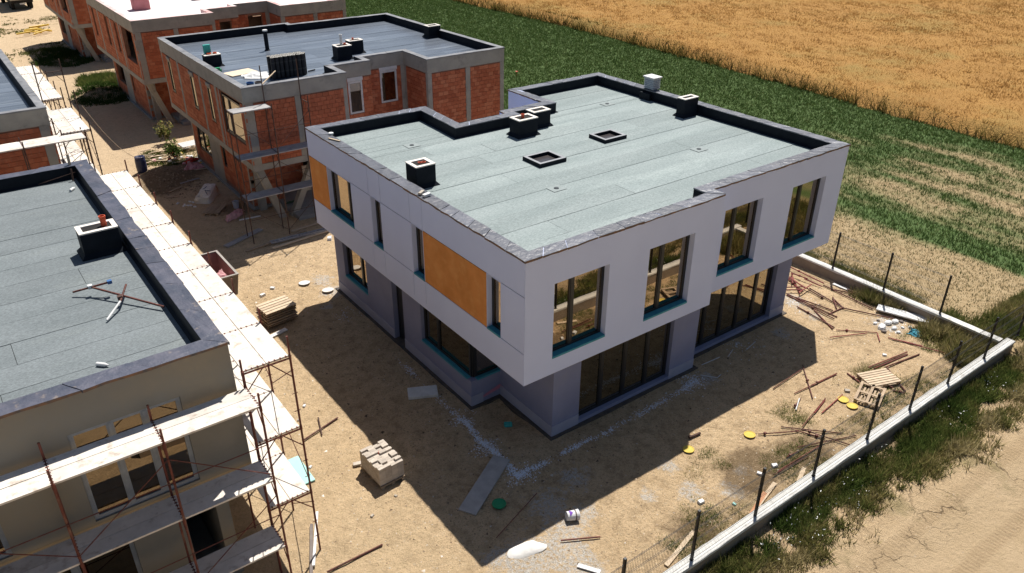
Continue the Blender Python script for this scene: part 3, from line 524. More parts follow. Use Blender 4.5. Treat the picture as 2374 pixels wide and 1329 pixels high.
def caps(parent, poly, t, z, m, step=.75, jit=.02, over=.02, brown=True, gap=.018):
    O = inset(poly, -over); I = inset(poly, t+.035); nP = len(poly)
    for i in range(nP):
        oa, ob = Vector(O[i]), Vector(O[(i+1) % nP]); ia, ib = Vector(I[i]), Vector(I[(i+1) % nP]); L = (ob-oa).length; f = 0
        while f < 1-1e-4:
            f2 = f+random.uniform(.6, 1.5)*step/L; f2 = 1 if 1-f2 < .35*step/L else min(f2, 1); mb = MB(); zz = z+random.uniform(.004, .022)
            R = 3; grid = []
            for a in range(R+1):
                g_ = f+(f2-f)*a/R-(gap/L if a == R and f2 < 1 else 0); po, pi_ = oa.lerp(ob, g_), ia.lerp(ib, g_); jo = random.uniform(-jit, jit)
                row = []
                for c in range(4):
                    p = po.lerp(pi_, c/3); p = p+(po-pi_).normalized()*(jo if c == 0 else 0); row.append((p.x, p.y, zz+random.uniform(-.006, .008)*(0 if not jit else 1)))
                dn = po+(po-pi_).normalized()*jo; row.insert(0, (dn.x, dn.y, z-.035-random.uniform(0, .02)*(1 if jit else 0))); ip = row[-1]; row.append((ip[0], ip[1], z-.02)); grid.append(row)
            for a in range(R):
                for c in range(5): mb.m = 1 if (c == 0 and brown) else 0; mb.quad(grid[a][c], grid[a+1][c], grid[a+1][c+1], grid[a][c+1])
            mb.quad(*grid[0]); mb.quad(*grid[-1][::-1])
            mb.build('flashing', [m, capbrown], parent); f = f2
def chimney(loc, sx, sy, h, label, pipes=(), body=None, rim=None, rz=0, group=None):
    t = empty('chimney', (*loc, 6.515) if len(loc) == 2 else loc, label, 'chimney', group, rz); b_ = MB(); a, c = sx/2, sy/2
    def ring(s0, z): return [(-a-s0, -c-s0, z), (a+s0, -c-s0, z), (a+s0, c+s0, z), (-a-s0, c+s0, z)]
    L = [ring(.10, 0), ring(.085, .02), ring(.0, .12), ring(0, h)]
    for p, q in zip(L, L[1:]):
        for i in range(4): b_.quad(p[i], p[(i+1) % 4], q[(i+1) % 4], q[i])
    b_.quad(*L[-1]); b_.build('shaft', body or bitumen, t, xf=Matrix())
    r = MB(); w = .11
    r.box(-a-.012, -c-.012, h, a+.012, -c+w, h+.035).box(-a-.012, c-w, h, a+.012, c+.012, h+.035).box(-a-.012, -c+w, h, -a+w, c-w, h+.035).box(a-w, -c+w, h, a+.012, c-w, h+.035); r.build('rim', rim or cream, t, xf=Matrix())
    MB().box(-a+w, -c+w, h+.001, a-w, c-w, h+.006).build('flue_opening', dark, t, xf=Matrix())
    for (px, py, ph, pr, pm_) in pipes:
        MB().lathe((px, py, h+.006), [(pr, 0), (pr, ph-.05), (pr*1.18, ph-.05), (pr*1.18, ph), (pr*.85, ph), (pr*.85, ph-.15), (0, ph-.15)], 12).build('flue_pipe', pm_ or redpipe, t, xf=Matrix(), smooth=False)
    return t
# ------------------------------------------------------------ the finished grey-white house
H1 = [(0, 0), (7.68, 0), (7.68, .5), (15, .5), (14.62, 13.5), (9.4, 13.55), (9.4, 11.15), (7.2, 11.15), (7.2, 10.7), (4.98, 10.7), (5.1, 13.45), (0, 13.65)]
h1 = empty('modern_house', (0, 0, 0), 'finished two-storey house with white overhanging upper floor and orange panels', 'house')
Z1, ZT = 3.0, 6.9; T = .38
wb = MB()
front = {0: [(1.0, 3.0, 3.55, 5.93), (4.58, 6.52, 3.5, 5.93)], 2: [(.8, 2.72, 3.6, 5.97), (4.32, 6.24, 3.55, 5.95)], 4: [(1.2, 2.2, 4.0, 5.8), (3.2, 4.3, 4.0, 5.8)]}
for i in range(len(H1)-1): wall(wb, H1, i, Z1, ZT, front.get(i, []), T)
wb.build('upper_wall', stucco, h1)
# west wall: recessed core with separate rendered panels
Wops_y = [(10.12, 12.1), (7.93, 8.65), (5.2, 5.92), (1.08, 1.77)]; LW = 13.65
core = MB(); Wpoly = inset(H1, .018); off = .018
wall(core, Wpoly, 11, Z1+.01, ZT-.01, [(LW-b_-off, LW-a_-off, 4.04, 5.82) for a_, b_ in Wops_y], T-.03); core.build('west_wall_core', joint, h1)
A11, U11, N11, L11 = edge(H1, 11)
def panel(y0, y1, z0, z1, m, nm='facade_panel'):
    g_ = .011; MB().fbox(A11, U11, N11, LW-y1+g_, LW-y0-g_, -.03, 0, z0+g_, z1-g_).build(nm, m, h1, bevel=.003)
V = [0, 5.2, 5.95, 7.9, 8.75, LW]; Vb = [0, 5.2, 5.95, 7.9, 8.75, LW]
for a_, c_ in zip(V, V[1:]): panel(a_ if a_ else .001, c_ if c_ < LW else LW-.002, 5.82, 6.895, stucco); panel(a_ if a_ else .001, c_ if c_ < LW else LW-.002, Z1+.002, 4.04, stucco)
for a_, c_, m in ((0.001, 1.08, stucco), (1.77, 5.2, orange), (5.92, 7.93, stucco), (8.65, 10.12, stucco), (12.1, LW-.002, orange)): panel(a_, c_, 4.04, 5.82, m)
rv = Multi()
for a_, c_ in Wops_y:
    u0, u1 = LW-c_, LW-a_; rv.fbox(A11, U11, N11, u0-.002, u0+.02, -.28, -.004, 4.045, 5.815).fbox(A11, U11, N11, u1-.02, u1+.002, -.28, -.004, 4.045, 5.815).fbox(A11, U11, N11, u0+.02, u1-.02, -.28, -.004, 5.80, 5.816)
    window(h1, A11, U11, N11, u0+.02, u1-.02, 4.05, 5.80, .24, (.72,) if c_-a_ > 1.2 else (), anthr, glassU, teal)
rv.build('window_reveal', stucco, h1)
for i, ops in front.items():
    A, U, N, L = edge(H1, i)
    for (u0, u1, z0, z1) in ops: window(h1, A, U, N, u0, u1, z0, z1, .27, (.40,) if i != 4 else (), anthr, glassU, teal)
MB().prism(inset(H1, .004), Z1-.004, Z1+.2).build('soffit', stucco, h1)
roofing(h1, H1, T, ZT, 6.5, roofA); caps(h1, H1, T, ZT, capmat)
# lower storey
H1L = [(1.6, .60), (8.02, .60), (8.02, 1.1), (13.78, 1.1), (13.7, 12.8), (.45, 13.2), (.45, 3.35), (1.6, 3.35)]
lo = MB(); lops = {0: [(1.08, 5.18, .16, 2.9)], 2: [(.22, 4.9, .16, 2.9)], 5: [(.75, 2.72, .97, 2.6), (4.72, 5.5, .02, 2.6), (6.75, 9.851, 1.0, 2.75)], 6: [(-.001, 1.151, 1.0, 2.75)], 3: [(2, 4, .9, 2.6)]}
LI = [0]*8
for i in range(8): wall(lo, H1L, i, .0, Z1-.006, lops.get(i, []), .30)
lo.build('lower_wall', plaster, h1)
pl = Multi(); O2 = inset(H1L, -.018)
for i, segs in {0: [(0, 1.08), (5.18, 6.42)], 2: [(4.9, 5.76)], 5: [(0, 4.72), (5.5, 9.85)], 6: [(0, .45)], 7: [(.0, 2.75)]}.items():
    A, U, N, L = edge(H1L, i)
    for u0, u1 in segs: pl.fbox(A, U, N, u0+.001, u1-.001, -.01, .016+.001*i, .0, .42)
pl.build('plinth', plinth, h1)
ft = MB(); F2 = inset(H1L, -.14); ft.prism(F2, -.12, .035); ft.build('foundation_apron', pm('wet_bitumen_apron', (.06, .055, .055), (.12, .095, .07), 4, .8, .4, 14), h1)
A, U, N, L = edge(H1L, 0); window(h1, A, U, N, 1.08, 5.18, .16, 2.9, .22, (.25, .5, .75), anthr, glassL)
A, U, N, L = edge(H1L, 2); window(h1, A, U, N, .22, 4.9, .16, 2.9, .24, (.2, .4, .6, .8), anthr, glassL)
A, U, N, L = edge(H1L, 5); window(h1, A, U, N, .75, 2.72, .97, 2.6, .22, (.66,), anthr, glassU, teal)
fr = window(h1, A, U, N, 6.75, 9.62, 1.0, 2.75, .20, (.32,), anthr, glassL, teal)
dr = MB(); dr.fbox(A, U, N, 4.74, 4.80, -.25, -.18, .03, 2.58).fbox(A, U, N, 5.42, 5.48, -.25, -.18, .03, 2.58).fbox(A, U, N, 4.8, 5.42, -.25, -.18, 2.5, 2.58).fbox(A, U, N, 4.8, 5.42, -.24, -.20, .03, 2.5); d_ = dr.build('door', anthr, h1); MB().fbox(A, U, N, 5.32, 5.35, -.19, -.14, .95, 1.15).build('handle', whitem, d_)
A, U, N, L = edge(H1L, 6); window(h1, A, U, N, .23, 1.14, 1.0, 2.75, .20, (), anthr, glassL, teal)
MB().box(.64, 3.53, 1.0, .74, 3.63, 2.75).build('corner_post', anthr, h1)
MB().prism(inset(H1L, .31), -.05, .10).build('interior_floor', slabc, h1)
pf = MB(); pf.quad((.47, 3.33, .14), (1.58, 3.33, .30), (1.58, 3.33, .46), (1.0, 3.33, .32)).quad((1.58, 3.33, .30), (1.58, 1.7, .10), (1.58, 1.7, .16), (1.58, 3.33, .46)); pf.build('exposed_foam_edge', pink, h1)
for a_ in (2.85, 5.3): pass
MB().box(2.7, .62, .03, 6.76, .80, .155).build('door_sill', woodm, h1); MB().box(8.26, 1.12, .03, 12.9, 1.32, .155).build('door_sill', plinth, h1)
wi = Multi(); wi.box(.5, 7.0, 3.2, 14.4, 7.12, 6.1).box(4.0, .8, 3.2, 4.12, 7.0, 6.1).box(7.6, 1.0, 3.2, 7.72, 10.5, 6.1).box(11.2, .95, 3.2, 11.32, 7.0, 6.1).box(1.8, 6.0, .1, 13.4, 6.12, 2.95).box(7.5, 1.5, .1, 7.62, 6, 2.95); wi.build('interior_wall', slabc, h1)
# roof furniture
chimney((1.10, 7.03), .72, .66, .70, 'square black chimney with cream rim near the left parapet of the white house roof', [(.12, .0, .03, .06, redpipe), (.0, .03, .03, .06, redpipe)])
chimney((6.92, 9.18), .88, .62, .64, 'black chimney with small red pipe, nearer of the pair on the white house', [(-.05, .0, .16, .06, redpipe)])
chimney((8.05, 9.72), .82, .52, .62, 'plain black chimney with cream rim, farther of the pair on the white house roof')
chimney((13.93, 7.28), .80, .42, .72, 'narrow black chimney against the far right parapet of the white house roof')
def hatch(x, y, sx, sy, label):
    t = empty('roof_hatch', (x, y, 6.51), label, 'roof hatch', 'roof hatches on the white house'); mb = MB(); w = .13; a, c, h = sx/2, sy/2, .13
    mb.m = 0
    for (x0, y0, x1, y1) in ((-a, -c, a, -c+w), (-a, c-w, a, c), (-a, -c+w, -a+w, c-w), (a-w, -c+w, a, c-w)): mb.box(x0, y0, 0, x1, y1, h)
    mb.build('curb', bitumen, t, xf=Matrix()); tp = MB()
    for (x0, y0, x1, y1) in ((-a+.01, -c+.01, a-.01, -c+w-.01), (-a+.01, c-w+.01, a-.01, c-.01), (-a+.01, -c+w-.01, -a+w-.01, c-w+.01), (a-w+.01, -c+w-.01, a-.01, c-w+.01)): tp.box(x0, y0, h, x1, y1, h+.006)
    tp.build('curb_top', pm('faded_bitumen', (.30, .31, .33), rough=.6), t, xf=Matrix()); MB().box(-a+w, -c+w, .012, a-w, c-w, .018).build('dark_shaft_panel', pm('painted_shaft_dark', (.045, .04, .042), (.06, .05, .05), 3, .25, .1, spec=.6), t, xf=Matrix())  # dark panel paints the unlit shaft of the open hatch; no hole is cut
hatch(5.75, 6.42, 1.18, 1.0, 'open roof hatch with low black curb, nearer the front of the white house roof')
hatch(9.27, 6.98, 1.10, .92, 'open roof hatch with low black curb, farther back toward the right parapet')
for x, y, k in ((12.36, 10.38, 'near the back corner of the white house'), (2.78, 10.55, 'in the left rear bay of the white house roof'), (4.42, 4.14, 'in the front half of the white house roof'), (11.09, 4.05, 'in the right front part of the white house roof')):
    t = empty('roof_drain', (x, y, 6.515), 'small flat roof drain '+k, 'roof drain', 'roof drains on the white house'); mb = MB()
    mb.box(-.26, -.22, 0, .26, .22, .004); mb.build('collar', pm('drain_collar', (.24, .275, .275), (.28, .32, .32), 6), t, xf=Matrix()); MB().lathe((0, 0, .004), [(.09, 0), (.08, .018), (.0, .02)], 10).build('grate', pm('drain_grate', (.07, .08, .09)), t, xf=Matrix())
t = empty('vent_box', (14.6, 9.98, 6.93), 'white louvred vent box standing on the back parapet of the white house', 'vent box'); mb = MB()
for k in range(6): mb.box(-.22, -.28, .03+k*.075, .22, .28, .075+k*.075)
mb.box(-.19, -.25, 0, .19, .25, .48); mb.build('louvre_body', pm('vent_grey', (.45, .48, .53), (.30, .33, .38), 12, .6), t, xf=Matrix()); MB().box(-.27, -.33, .48, .27, .33, .54).build('vent_lid', whitem, t, xf=Matrix(), bevel=.01)
mb = MB().box(14.15, 9.65, 6.515, 14.32, 10.25, 6.80); lab(mb.build('vent_curb', bitumen), 'black bitumen step below the vent box at the back parapet', 'roof curb')
def brickpair(x, y, z, a, label):
    lab(MB().box(-.12, -.05, 0, .12, .05, .06).box(-.02, .055, .0, .2, .13, .055).build('loose_block', stone, bevel=.004), label, 'block').location = (x, y, z); bpy.data.objects[-1] if False else None
o = MB().box(-.13, -.05, 0, .13, .05, .07).build('loose_block', stone, bevel=.004, label='small pale block, left of two on the left parapet of the white house', cat='block'); o.location = (.16, 5.42, 6.93); o.rotation_euler[2] = .6
o = MB().box(-.13, -.06, 0, .13, .06, .08).build('loose_block', whitem, bevel=.004, label='bright white block beside a smaller one on the left parapet', cat='block'); o.location = (.19, 5.16, 6.93); o.rotation_euler[2] = .2
o = MB().box(-.03, -.28, 0, .03, .28, .03).build('batten', woodp, label='short pale batten lying on the left parapet near the far corner', cat='batten'); o.location = (.22, 11.6, 6.93); o.rotation_euler[2] = .35
o = MB().lathe((0, 0, 0), [(.09, 0), (.09, .05), (0, .06)], 12).build('lid', whitem, label='small round white lid on the far left corner of the parapet', cat='lid'); o.location = (.42, 12.3, 6.93)
# teal foam packs inside the glazed ground floor
for i, (x, y, sx, sy, sz, tx) in enumerate(((3.25, 1.35, .5, .4, .5, 'small teal foam pack standing behind the first glass pane'), (5.2, 1.9, 1.5, .6, .75, 'long teal foam pack inside the glazed room'), (6.3, 1.6, .9, .12, .12, 'thin pale batten leaning inside the glazed room'))):
    o = MB().box(-sx/2, -sy/2, 0, sx/2, sy/2, sz).build('foam_pack' if i < 2 else 'batten', teal if i < 2 else woodp, bevel=.01, label=tx, cat='foam pack' if i < 2 else 'batten'); o.location = (x, y, .1 if i < 2 else .5)
    o.rotation_euler = (0, 0 if i < 2 else -.35, .15*i)
# ------------------------------------------------------------ brick houses
BR = bpy.data.meshes.new('brick'); _b = MB().box(-.5, -.5, -.5, .5, .5, .5); BR.from_pydata(_b.v, [], _b.f); BR.materials.append(brickm)
brick_rnd = tintmat('clay_blocks_far', [(0, (.32, .095, .05)), (.5, (.41, .13, .068)), (1, (.47, .18, .10))])
def bricks(parent, jobs, single):
    """jobs: (A,U,N,L,z0,z1,blockers); nearest bricks single objects, the rest one mesh"""
    out = []
    for (A, U, N, L, z0, z1, blk) in jobs:
        z = z0+.10; r = 0
        while z < z1-.05:
            hz = min(.188, 2*(z1-z)) if z+.094 > z1 else .188
            iv = [(0, L)]
            for b0, b1, c0, c1 in blk:
                if c0 < z+.08 and c1 > z-.08: iv = [q for a, c in iv for q in ((a, min(c, b0)), (max(a, b1), c)) if q[1]-q[0] > .04]
            for a, c in iv:
                s0 = math.floor((a-(r % 2)*.15)/.30)*.30+(r % 2)*.15
                while s0 < c:
                    p, q = max(a+.004, s0+.007), min(c-.004, s0+.293)
                    if q-p > .035: cc = Vector(A)+U*((p+q)/2); out.append((cc.x, cc.y, z, q-p, hz, math.atan2(U.y, U.x), N))
                    s0 += .30
            z += .2; r += 1
    out.sort(key=lambda q: (q[0]+10.96)**2+(q[1]+14.16)**2+(q[2]-16)**2)
    pp = parent.location
    for (x, y, z, w, h, a, N) in out[:single]:
        o = bpy.data.objects.new('brick', BR); COL.objects.link(o); o.parent = parent; jn = random.uniform(-.004, .004)
        o.location = (x-N.x*(.03+jn)-pp.x, y-N.y*(.03+jn)-pp.y, z-pp.z); o.rotation_euler[2] = a; o.scale = (w, .06, h)
    mb = MB(); tint = []
    for (x, y, z, w, h, a, N) in out[single:]:
        U = Vector((math.cos(a), math.sin(a))); mb.fbox((x, y), U, N, -w/2, w/2, -.06, random.uniform(-.004, .004), z-h/2, z+h/2); tint += [random.random()]*6
    if mb.v:
        o = mb.build('brickwork', brick_rnd, parent, kind='stuff'); at = o.data.attributes.new('tint', 'FLOAT', 'FACE'); at.data.foreach_set('value', tint)
def brickhouse(name, dy, label, single, roofm, flip=None, frames=True, ulev=3.05, detail=True):
    X = (lambda x: x) if flip is None else (lambda x: flip-x)
    P0 = [(0, 20.5), (5.0, 20.5), (5.0, 22.0), (7.05, 22.0), (7.05, 22.9), (9.45, 22.9), (9.45, 20.5), (14.2, 20.5), (13.95, 32.9), (7.5, 33.0), (7.5, 33.5), (0, 33.5)]
    P = [(X(x), y+dy) for x, y in P0]
    if flip is not None: P = P[::-1]
    h = empty(name, (X(0), 20.5+dy, 0), label, 'house'); zb, zt = ulev, 6.9; jobs = []
    # columns and openings by edge of P0 (u measured along the ccw edge)
    cols = {0: [(.08, .42), (2.38, 2.66), (4.82, 5.0)], 1: [(0, .16), (1.34, 1.5)], 2: [(.1, .3)], 4: [(0, .25), (2.2, 2.4)], 5: [(0, .2), (2.2, 2.4)], 6: [(0, .24), (2.3, 2.58), (4.5, 4.75)], 7: [(0, .25), (6, 6.25), (12.1, 12.4)], 8: [(0, .25), (3, 3.25), (6.2, 6.45)], 10: [(0, .25), (3.5, 3.75), (7.3, 7.5)], 11: [(0, .14), (2.9, 3.2), (6.6, 6.85), (8.98, 9.25), (9.55, 9.66), (12.86, 13.0)]}
    ops = {11: [(1.1, 1.7, 4.2, 6.05), (5.05, 5.75, 4.2, 6.05), (7.8, 8.4, 4.2, 6.05), (9.75, 12.45, 4.15, 6.1)], 2: [(.75, 1.55, 4.35, 6.0)], 4: [(.95, 1.95, 4.35, 6.02)], 8: [(1, 2.2, 4.2, 6.0), (4, 5.2, 4.2, 6.0)]}
    nP = len(P); core = MB(); colm = Multi(); Pi = inset(P, .035)
    def idx(i): return i if flip is None else (nP-2-i) % nP
    for i in range(nP):
        j = idx(i); A, U, N, L = edge(P, j); Ai, Ui, Ni, Li = edge(Pi, j); c_, o_ = cols.get(i, []), ops.get(i, [])
        if flip is not None: c_ = [(L-b, L-a) for a, b in c_]; o_ = [(L-b, L-a, p, q) for a, b, p, q in o_]
        wall(core, Pi, j, zb+.25, 6.2, [(a-(L-Li)/2, b-(L-Li)/2, p, q) for a, b, p, q in o_], .22)
        for a, b in c_: colm.fbox(A, U, N, max(a, .002), min(b, L-.002), -.2, .0+.0015*(i % 3), zb+.28, 6.19)
        jobs.append((A, U, N, L, zb+.29, 6.19, [(a-.01, b+.01, 0, 9) for a, b in c_]+[(a, b, p, q) for a, b, p, q in o_]))
        if frames:
            for k, (a, b, p, q) in enumerate(o_):
                if i == 11: window(h, A, U, N, a+.01, b-.01, p+.01, q-.12, .12 if b-a > 1 else .06, (.35,) if b-a > 1 else (), anthr, glassD); colm.fbox(A, U, N, a, b, -.1, .05, q-.10, q+.06) if b-a < 1 else None
                elif i in (2, 4): window(h, A, U, N, a+.01, b-.01, p+.01, q-.01, .08, (), whitefr, glassG); MB().fbox(A, U, N, a-.02, b+.02, -.12, .02, q+.005, q+.19).build('shutter_box', whitefr, h)
    core.build('wall_core', mortar, h); colm.build('column_frame', concrete, h)
    # concrete band / parapet and slab edge
    bd = MB()
    for i in range(nP): wall(bd, inset(P, -.012), i, 6.2, zt, [], .27)
    bd.build('parapet_band', concrete, h); MB().prism(inset(P, -.006), zb-.02, zb+.275).build('floor_slab', concrete, h)
    if roofm is roofP:
        MB().prism(inset(P, .25), 6.1, 6.62).build('roof_slab', roofm, h)
        tp = MB(); Oa, Ia = inset(P, -.01), inset(P, .27)
        for i in range(nP): j = (i+1) % nP; tp.quad((*Oa[i], 6.905), (*Oa[j], 6.905), (*Ia[j], 6.905), (*Ia[i], 6.905)); tp.quad((*Ia[i], 6.905), (*Ia[j], 6.905), (*Ia[j], 6.6), (*Ia[i], 6.6))
        tp.build('parapet_cover', pm('pink_parapet', (.55, .30, .29), (.72, .66, .64), .9, .8), h)
    else:
        roofing(h, P, .26, zt, 6.5, roofm, joints=detail); caps(h, P, .24, zt, pm('dull_membrane_cap', (.16, .165, .18), (.26, .26, .27), 2, .5, .3, 12, rnd=.15), 2.2, .01, .03, False)
    # ground storey
    if detail:
        Q0 = [(2.3, 24.6), (13.8, 24.0), (13.6, 32.6), (.65, 32.6), (.65, 23.4), (2.3, 23.4)]
        Q = [(X(x), y+dy) for x, y in Q0]
        if flip is not None: Q = Q[::-1]
        lw = MB(); lops = {3: [(.95, 3.1, .97, 2.75), (5.2, 5.75, 1.15, 2.75)]} if flip is None else {}
        if flip is None: lops[5-5] = [(1.6, 2.6, .1, 2.3)]
        Qi = inset(Q, .035)
        for i in range(6): wall(lw, Qi, i, .1, zb-.02, lops.get(i, []), .2)
        lw.build('ground_wall_core', mortar, h)
        cm = Multi(); A, U, N, L = edge(Q, 3)
        if flip is None:
            for a, b in ((0, .2), (3.12, 5.0), (9.0, 9.2)): cm.fbox(A, U, N, a+.002, b, -.2, .002, .1, zb-.025)
            jobs.append((A, U, N, L, .35, zb-.03, [(a, b, 0, 9) for a, b in ((0, .2), (3.12, 5.0), (9.0, 9.2))]+[(a, b, p, q) for a, b, p, q in lops[3]]))
            if frames:
                window(h, A, U, N, .96, 3.09, .98, 2.74, .1, (.45,), anthr, glassD); window(h, A, U, N, 5.21, 5.74, 1.16, 2.74, .1, (), anthr, glassD)
            A2, U2, N2, L2 = edge(Q, 0); jobs.append((A2, U2, N2, L2, .15, zb-.03, [(1.6, 2.6, 0, 2.3), (3.2, 3.5, 0, 9), (6, 6.3, 0, 9)])); cm.fbox(A2, U2, N2, 3.2, 3.5, -.2, .003, .1, zb-.03).fbox(A2, U2, N2, 6, 6.3, -.2, .003, .1, zb-.03)
            A3, U3, N3, L3 = edge(Q, 4); jobs.append((A3, U3, N3, L3, .15, zb-.03, []))
            A3, U3, N3, L3 = edge(Q, 5); jobs.append((A3, U3, N3, L3, .15, zb-.03, []))
            # slanting V columns under the overhang
            for (tx, ty), (bx, by) in (((.35, 21.0), (1.45, 21.7)), ((3.2, 21.0), (1.95, 21.6)), ((1.0, 23.2), (1.0, 23.2))):
                w_ = .17; cm.hexa([(bx-w_, by+dy-w_, -.05), (bx+w_, by+dy-w_, -.05), (bx+w_, by+dy+w_, -.05), (bx-w_, by+dy+w_, -.05), (tx-w_, ty+dy-w_, zb-.02), (tx+w_, ty+dy-w_, zb-.02), (tx+w_, ty+dy+w_, zb-.02), (tx-w_, ty+dy+w_, zb-.02)])
        cm.build('support_column', concrete, h)
        MB().prism(inset(Q, -.12), -.1, .1).build('base_slab', slabc, h); MB().prism([(X(x), y+dy) for x, y in ((1.9, 20.7), (13.6, 20.7), (13.6, 24.4), (1.9, 24.4))] if flip is None else [(X(x), y+dy) for x, y in ((13.6, 20.7), (1.9, 20.7), (1.9, 24.4), (13.6, 24.4))], -.1, .22).build('base_slab', slabc, h)
    bricks(h, jobs, single); return h
brickhouse('brick_house', 0, 'unfinished brick house with dark membrane roof, right behind the white house', 300, roofC)
brickhouse('brick_house', 18.9, 'unfinished brick house with pink and white roof and slanting props', 0, roofP, frames=False)
brickhouse('brick_house', 40.6, 'farthest unfinished brick house at the top left edge', 0, roofP, frames=False)
hL = brickhouse('brick_house', 1.7, 'unfinished brick house with dark roof at the left edge behind the grey one', 120, roofC, flip=-7.4, frames=False, detail=True)
# roof furniture of the dark-roofed brick house
chimney((6.85, 24.65), .80, .62, .66, 'black chimney with white and red flue pipes on the dark membrane roof', [(0, .05, .55, .07, whitem), (.14, -.05, .12, .06, redpipe)])
chimney((8.0, 25.55), .80, .50, .64, 'black chimney with one small red pipe behind its neighbour on the dark roof', [(-.08, 0, .14, .05, redpipe)])
chimney((.85, 26.95), .80, .45, .55, 'black chimney with teal board and red caps on the left side of the dark roof', [(-.12, 0, .10, .10, redpipe), (.18, 0, .10, .08, redpipe)])
o = MB().box(-.17, -.06, 0, .17, .06, .42).build('foam_board', tealroof, label='upright teal foam board on the chimney of the dark roof', cat='foam board'); o.location = (.72, 27.1, 7.12)
chimney((13.55, 26.7), .8, .55, .62, 'grey black chimney at the far right parapet of the dark roof')
t = empty('vent_pipe', (4.4, 28.82, 6.51), 'tall black vent pipe standing on the dark membrane roof', 'vent pipe'); MB().lathe((0, 0, 0), [(.16, 0), (.11, .05), (.11, 1.0)], 14).build('pipe_body', bitumen, t, xf=Matrix()); MB().lathe((0, 0, 1.0), [(.13, 0), (.13, .07), (0, .08)], 14).build('cap', whitem, t, xf=Matrix())
RL = None
for k in range(24):
    c_, r_ = k % 8, k//8; x, y = 2.35+c_*.215+(r_ % 2)*.11+random.uniform(-.015, .015), 22.66+r_*.20+random.uniform(-.015, .015)
    if RL is None:
        RL = empty('bitumen_roll', (x, y, 6.515), 'upright black bitumen roll, front row of the bundle, leftmost', 'roll', 'bitumen rolls stacked on the dark roof')
        mb = MB().lathe((0, 0, 0), [(0, 0), (.1, 0), (.1, 1.0), (.085, 1.0)], 14); mb.build('roll_body', pm('roll_black', (.014, .015, .018), (.03, .03, .035), 14, .55, .2), RL, xf=Matrix())
        MB().lathe((0, 0, 0), [(.1, 1.003), (.05, 1.003), (.035, .95), (0, .95)], 14).build('roll_end', pm('roll_end', (.50, .48, .44), (.28, .27, .25), 60, .7), RL, xf=Matrix())
        MB().lathe((0, 0, 0), [(.1015, .30), (.103, .33), (.1015, .36)], 14).lathe((0, 0, 0), [(.1015, .72), (.103, .75), (.1015, .78)], 14).build('wrap_band', pm('roll_band', (.07, .07, .07)), RL, xf=Matrix())
    else:
        c = RL.copy(); COL.objects.link(c); c['label'] = 'upright black bitumen roll, '+['front', 'middle', 'back'][r_]+' row of the bundle, '+['leftmost', 'second from left', 'third from left', 'fourth from left', 'fourth from right', 'third from right', 'second from right', 'rightmost'][c_]; c.location = (x, y, 6.515); c.rotation_euler[2] = random.random()*6
        for ch in list(RL.children): d_ = ch.copy(); COL.objects.link(d_); d_.parent = c
def crumple(name, pts_poly, z, h, m, label, cat, res=14, seed=1):
    (x0, y0), (x1, y1) = (min(p[0] for p in pts_poly), min(p[1] for p in pts_poly)), (max(p[0] for p in pts_poly), max(p[1] for p in pts_poly)); mb = MB(); g_ = {}
    for i in range(res+1):
        for j in range(res+1):
            u, v = i/res, j/res; p = [(1-u)*(1-v)*pts_poly[0][k]+u*(1-v)*pts_poly[1][k]+u*v*pts_poly[2][k]+(1-u)*v*pts_poly[3][k] for k in (0, 1)]
            nn = noise.noise(Vector((p[0]*2.3, p[1]*2.3, seed)))+.5*noise.noise(Vector((p[0]*6, p[1]*6, seed))); e_ = min(u, v, 1-u, 1-v)*6
            q = noise.noise(Vector((u*5, v*5, seed+4)))*.12; zz = z+.008+h*max(0, .45+nn)*min(1, e_+.08); mb.v.append((p[0]+q, p[1]-q, zz)); g_[i, j] = len(mb.v)-1
    for i in range(res):
        for j in range(res): mb.f.append((g_[i, j], g_[i+1, j], g_[i+1, j+1], g_[i, j+1])); mb.mi.append(0)
    k = len(mb.v); mb.v += [(x, y, z) for x, y, _ in mb.v[:k]]
    rim_ = [(i, 0) for i in range(res)]+[(res, j) for j in range(res)]+[(i, res) for i in range(res, 0, -1)]+[(0, j) for j in range(res, 0, -1)]
    for a, c in zip(rim_, rim_[1:]+rim_[:1]): mb.f.append((g_[c], g_[a], g_[a]+k, g_[c]+k)); mb.mi.append(0)
    return mb.build(name, m, label=label, cat=cat)
crumple('plastic_sheet', [(1.2, 23.5), (2.2, 22.9), (2.6, 24.2), (1.3, 24.6)], 6.515, .16, whitem, 'crumpled white plastic sheet beside the bitumen rolls', 'sheet', seed=3)
o = MB().box(-.7, -.45, 0, .7, .45, .04).build('cardboard', card, label='flat cardboard piece lying on the dark roof near the white sheet', cat='cardboard', bevel=.004); o.location = (1.45, 24.75, 6.515); o.rotation_euler[2] = .2
t = empty('bucket', (.75, 21.45, 6.515), 'blue bucket at the front corner of the dark roof', 'bucket'); MB().lathe((0, 0, 0), [(0, 0), (.13, 0), (.17, .34), (.155, .34), (.12, .02), (0, .02)], 16).build('bucket_body', blue2, t, xf=Matrix())
t = empty('bucket', (1.15, 21.5, 6.515), 'dark grey bucket beside the blue one on the dark roof', 'bucket'); MB().lathe((0, 0, 0), [(0, 0), (.13, 0), (.16, .30), (.145, .30), (.11, .02), (0, .02)], 16).build('bucket_body', rubm, t, xf=Matrix())
o = MB().box(-.16, -.10, 0, .16, .10, .2).box(-.14, -.08, .2, .1, .08, .27).build('crate', green, label='small green crate against the left parapet of the dark roof', cat='crate'); o.location = (.55, 25.3, 6.515)
o = MB().tube((0, 0, .04), (.4, .12, .04), .035, 8).build('pipe_offcut', bitumen, label='short black pipe offcut right of the bitumen rolls', cat='pipe'); o.location = (4.2, 23.0, 6.515)
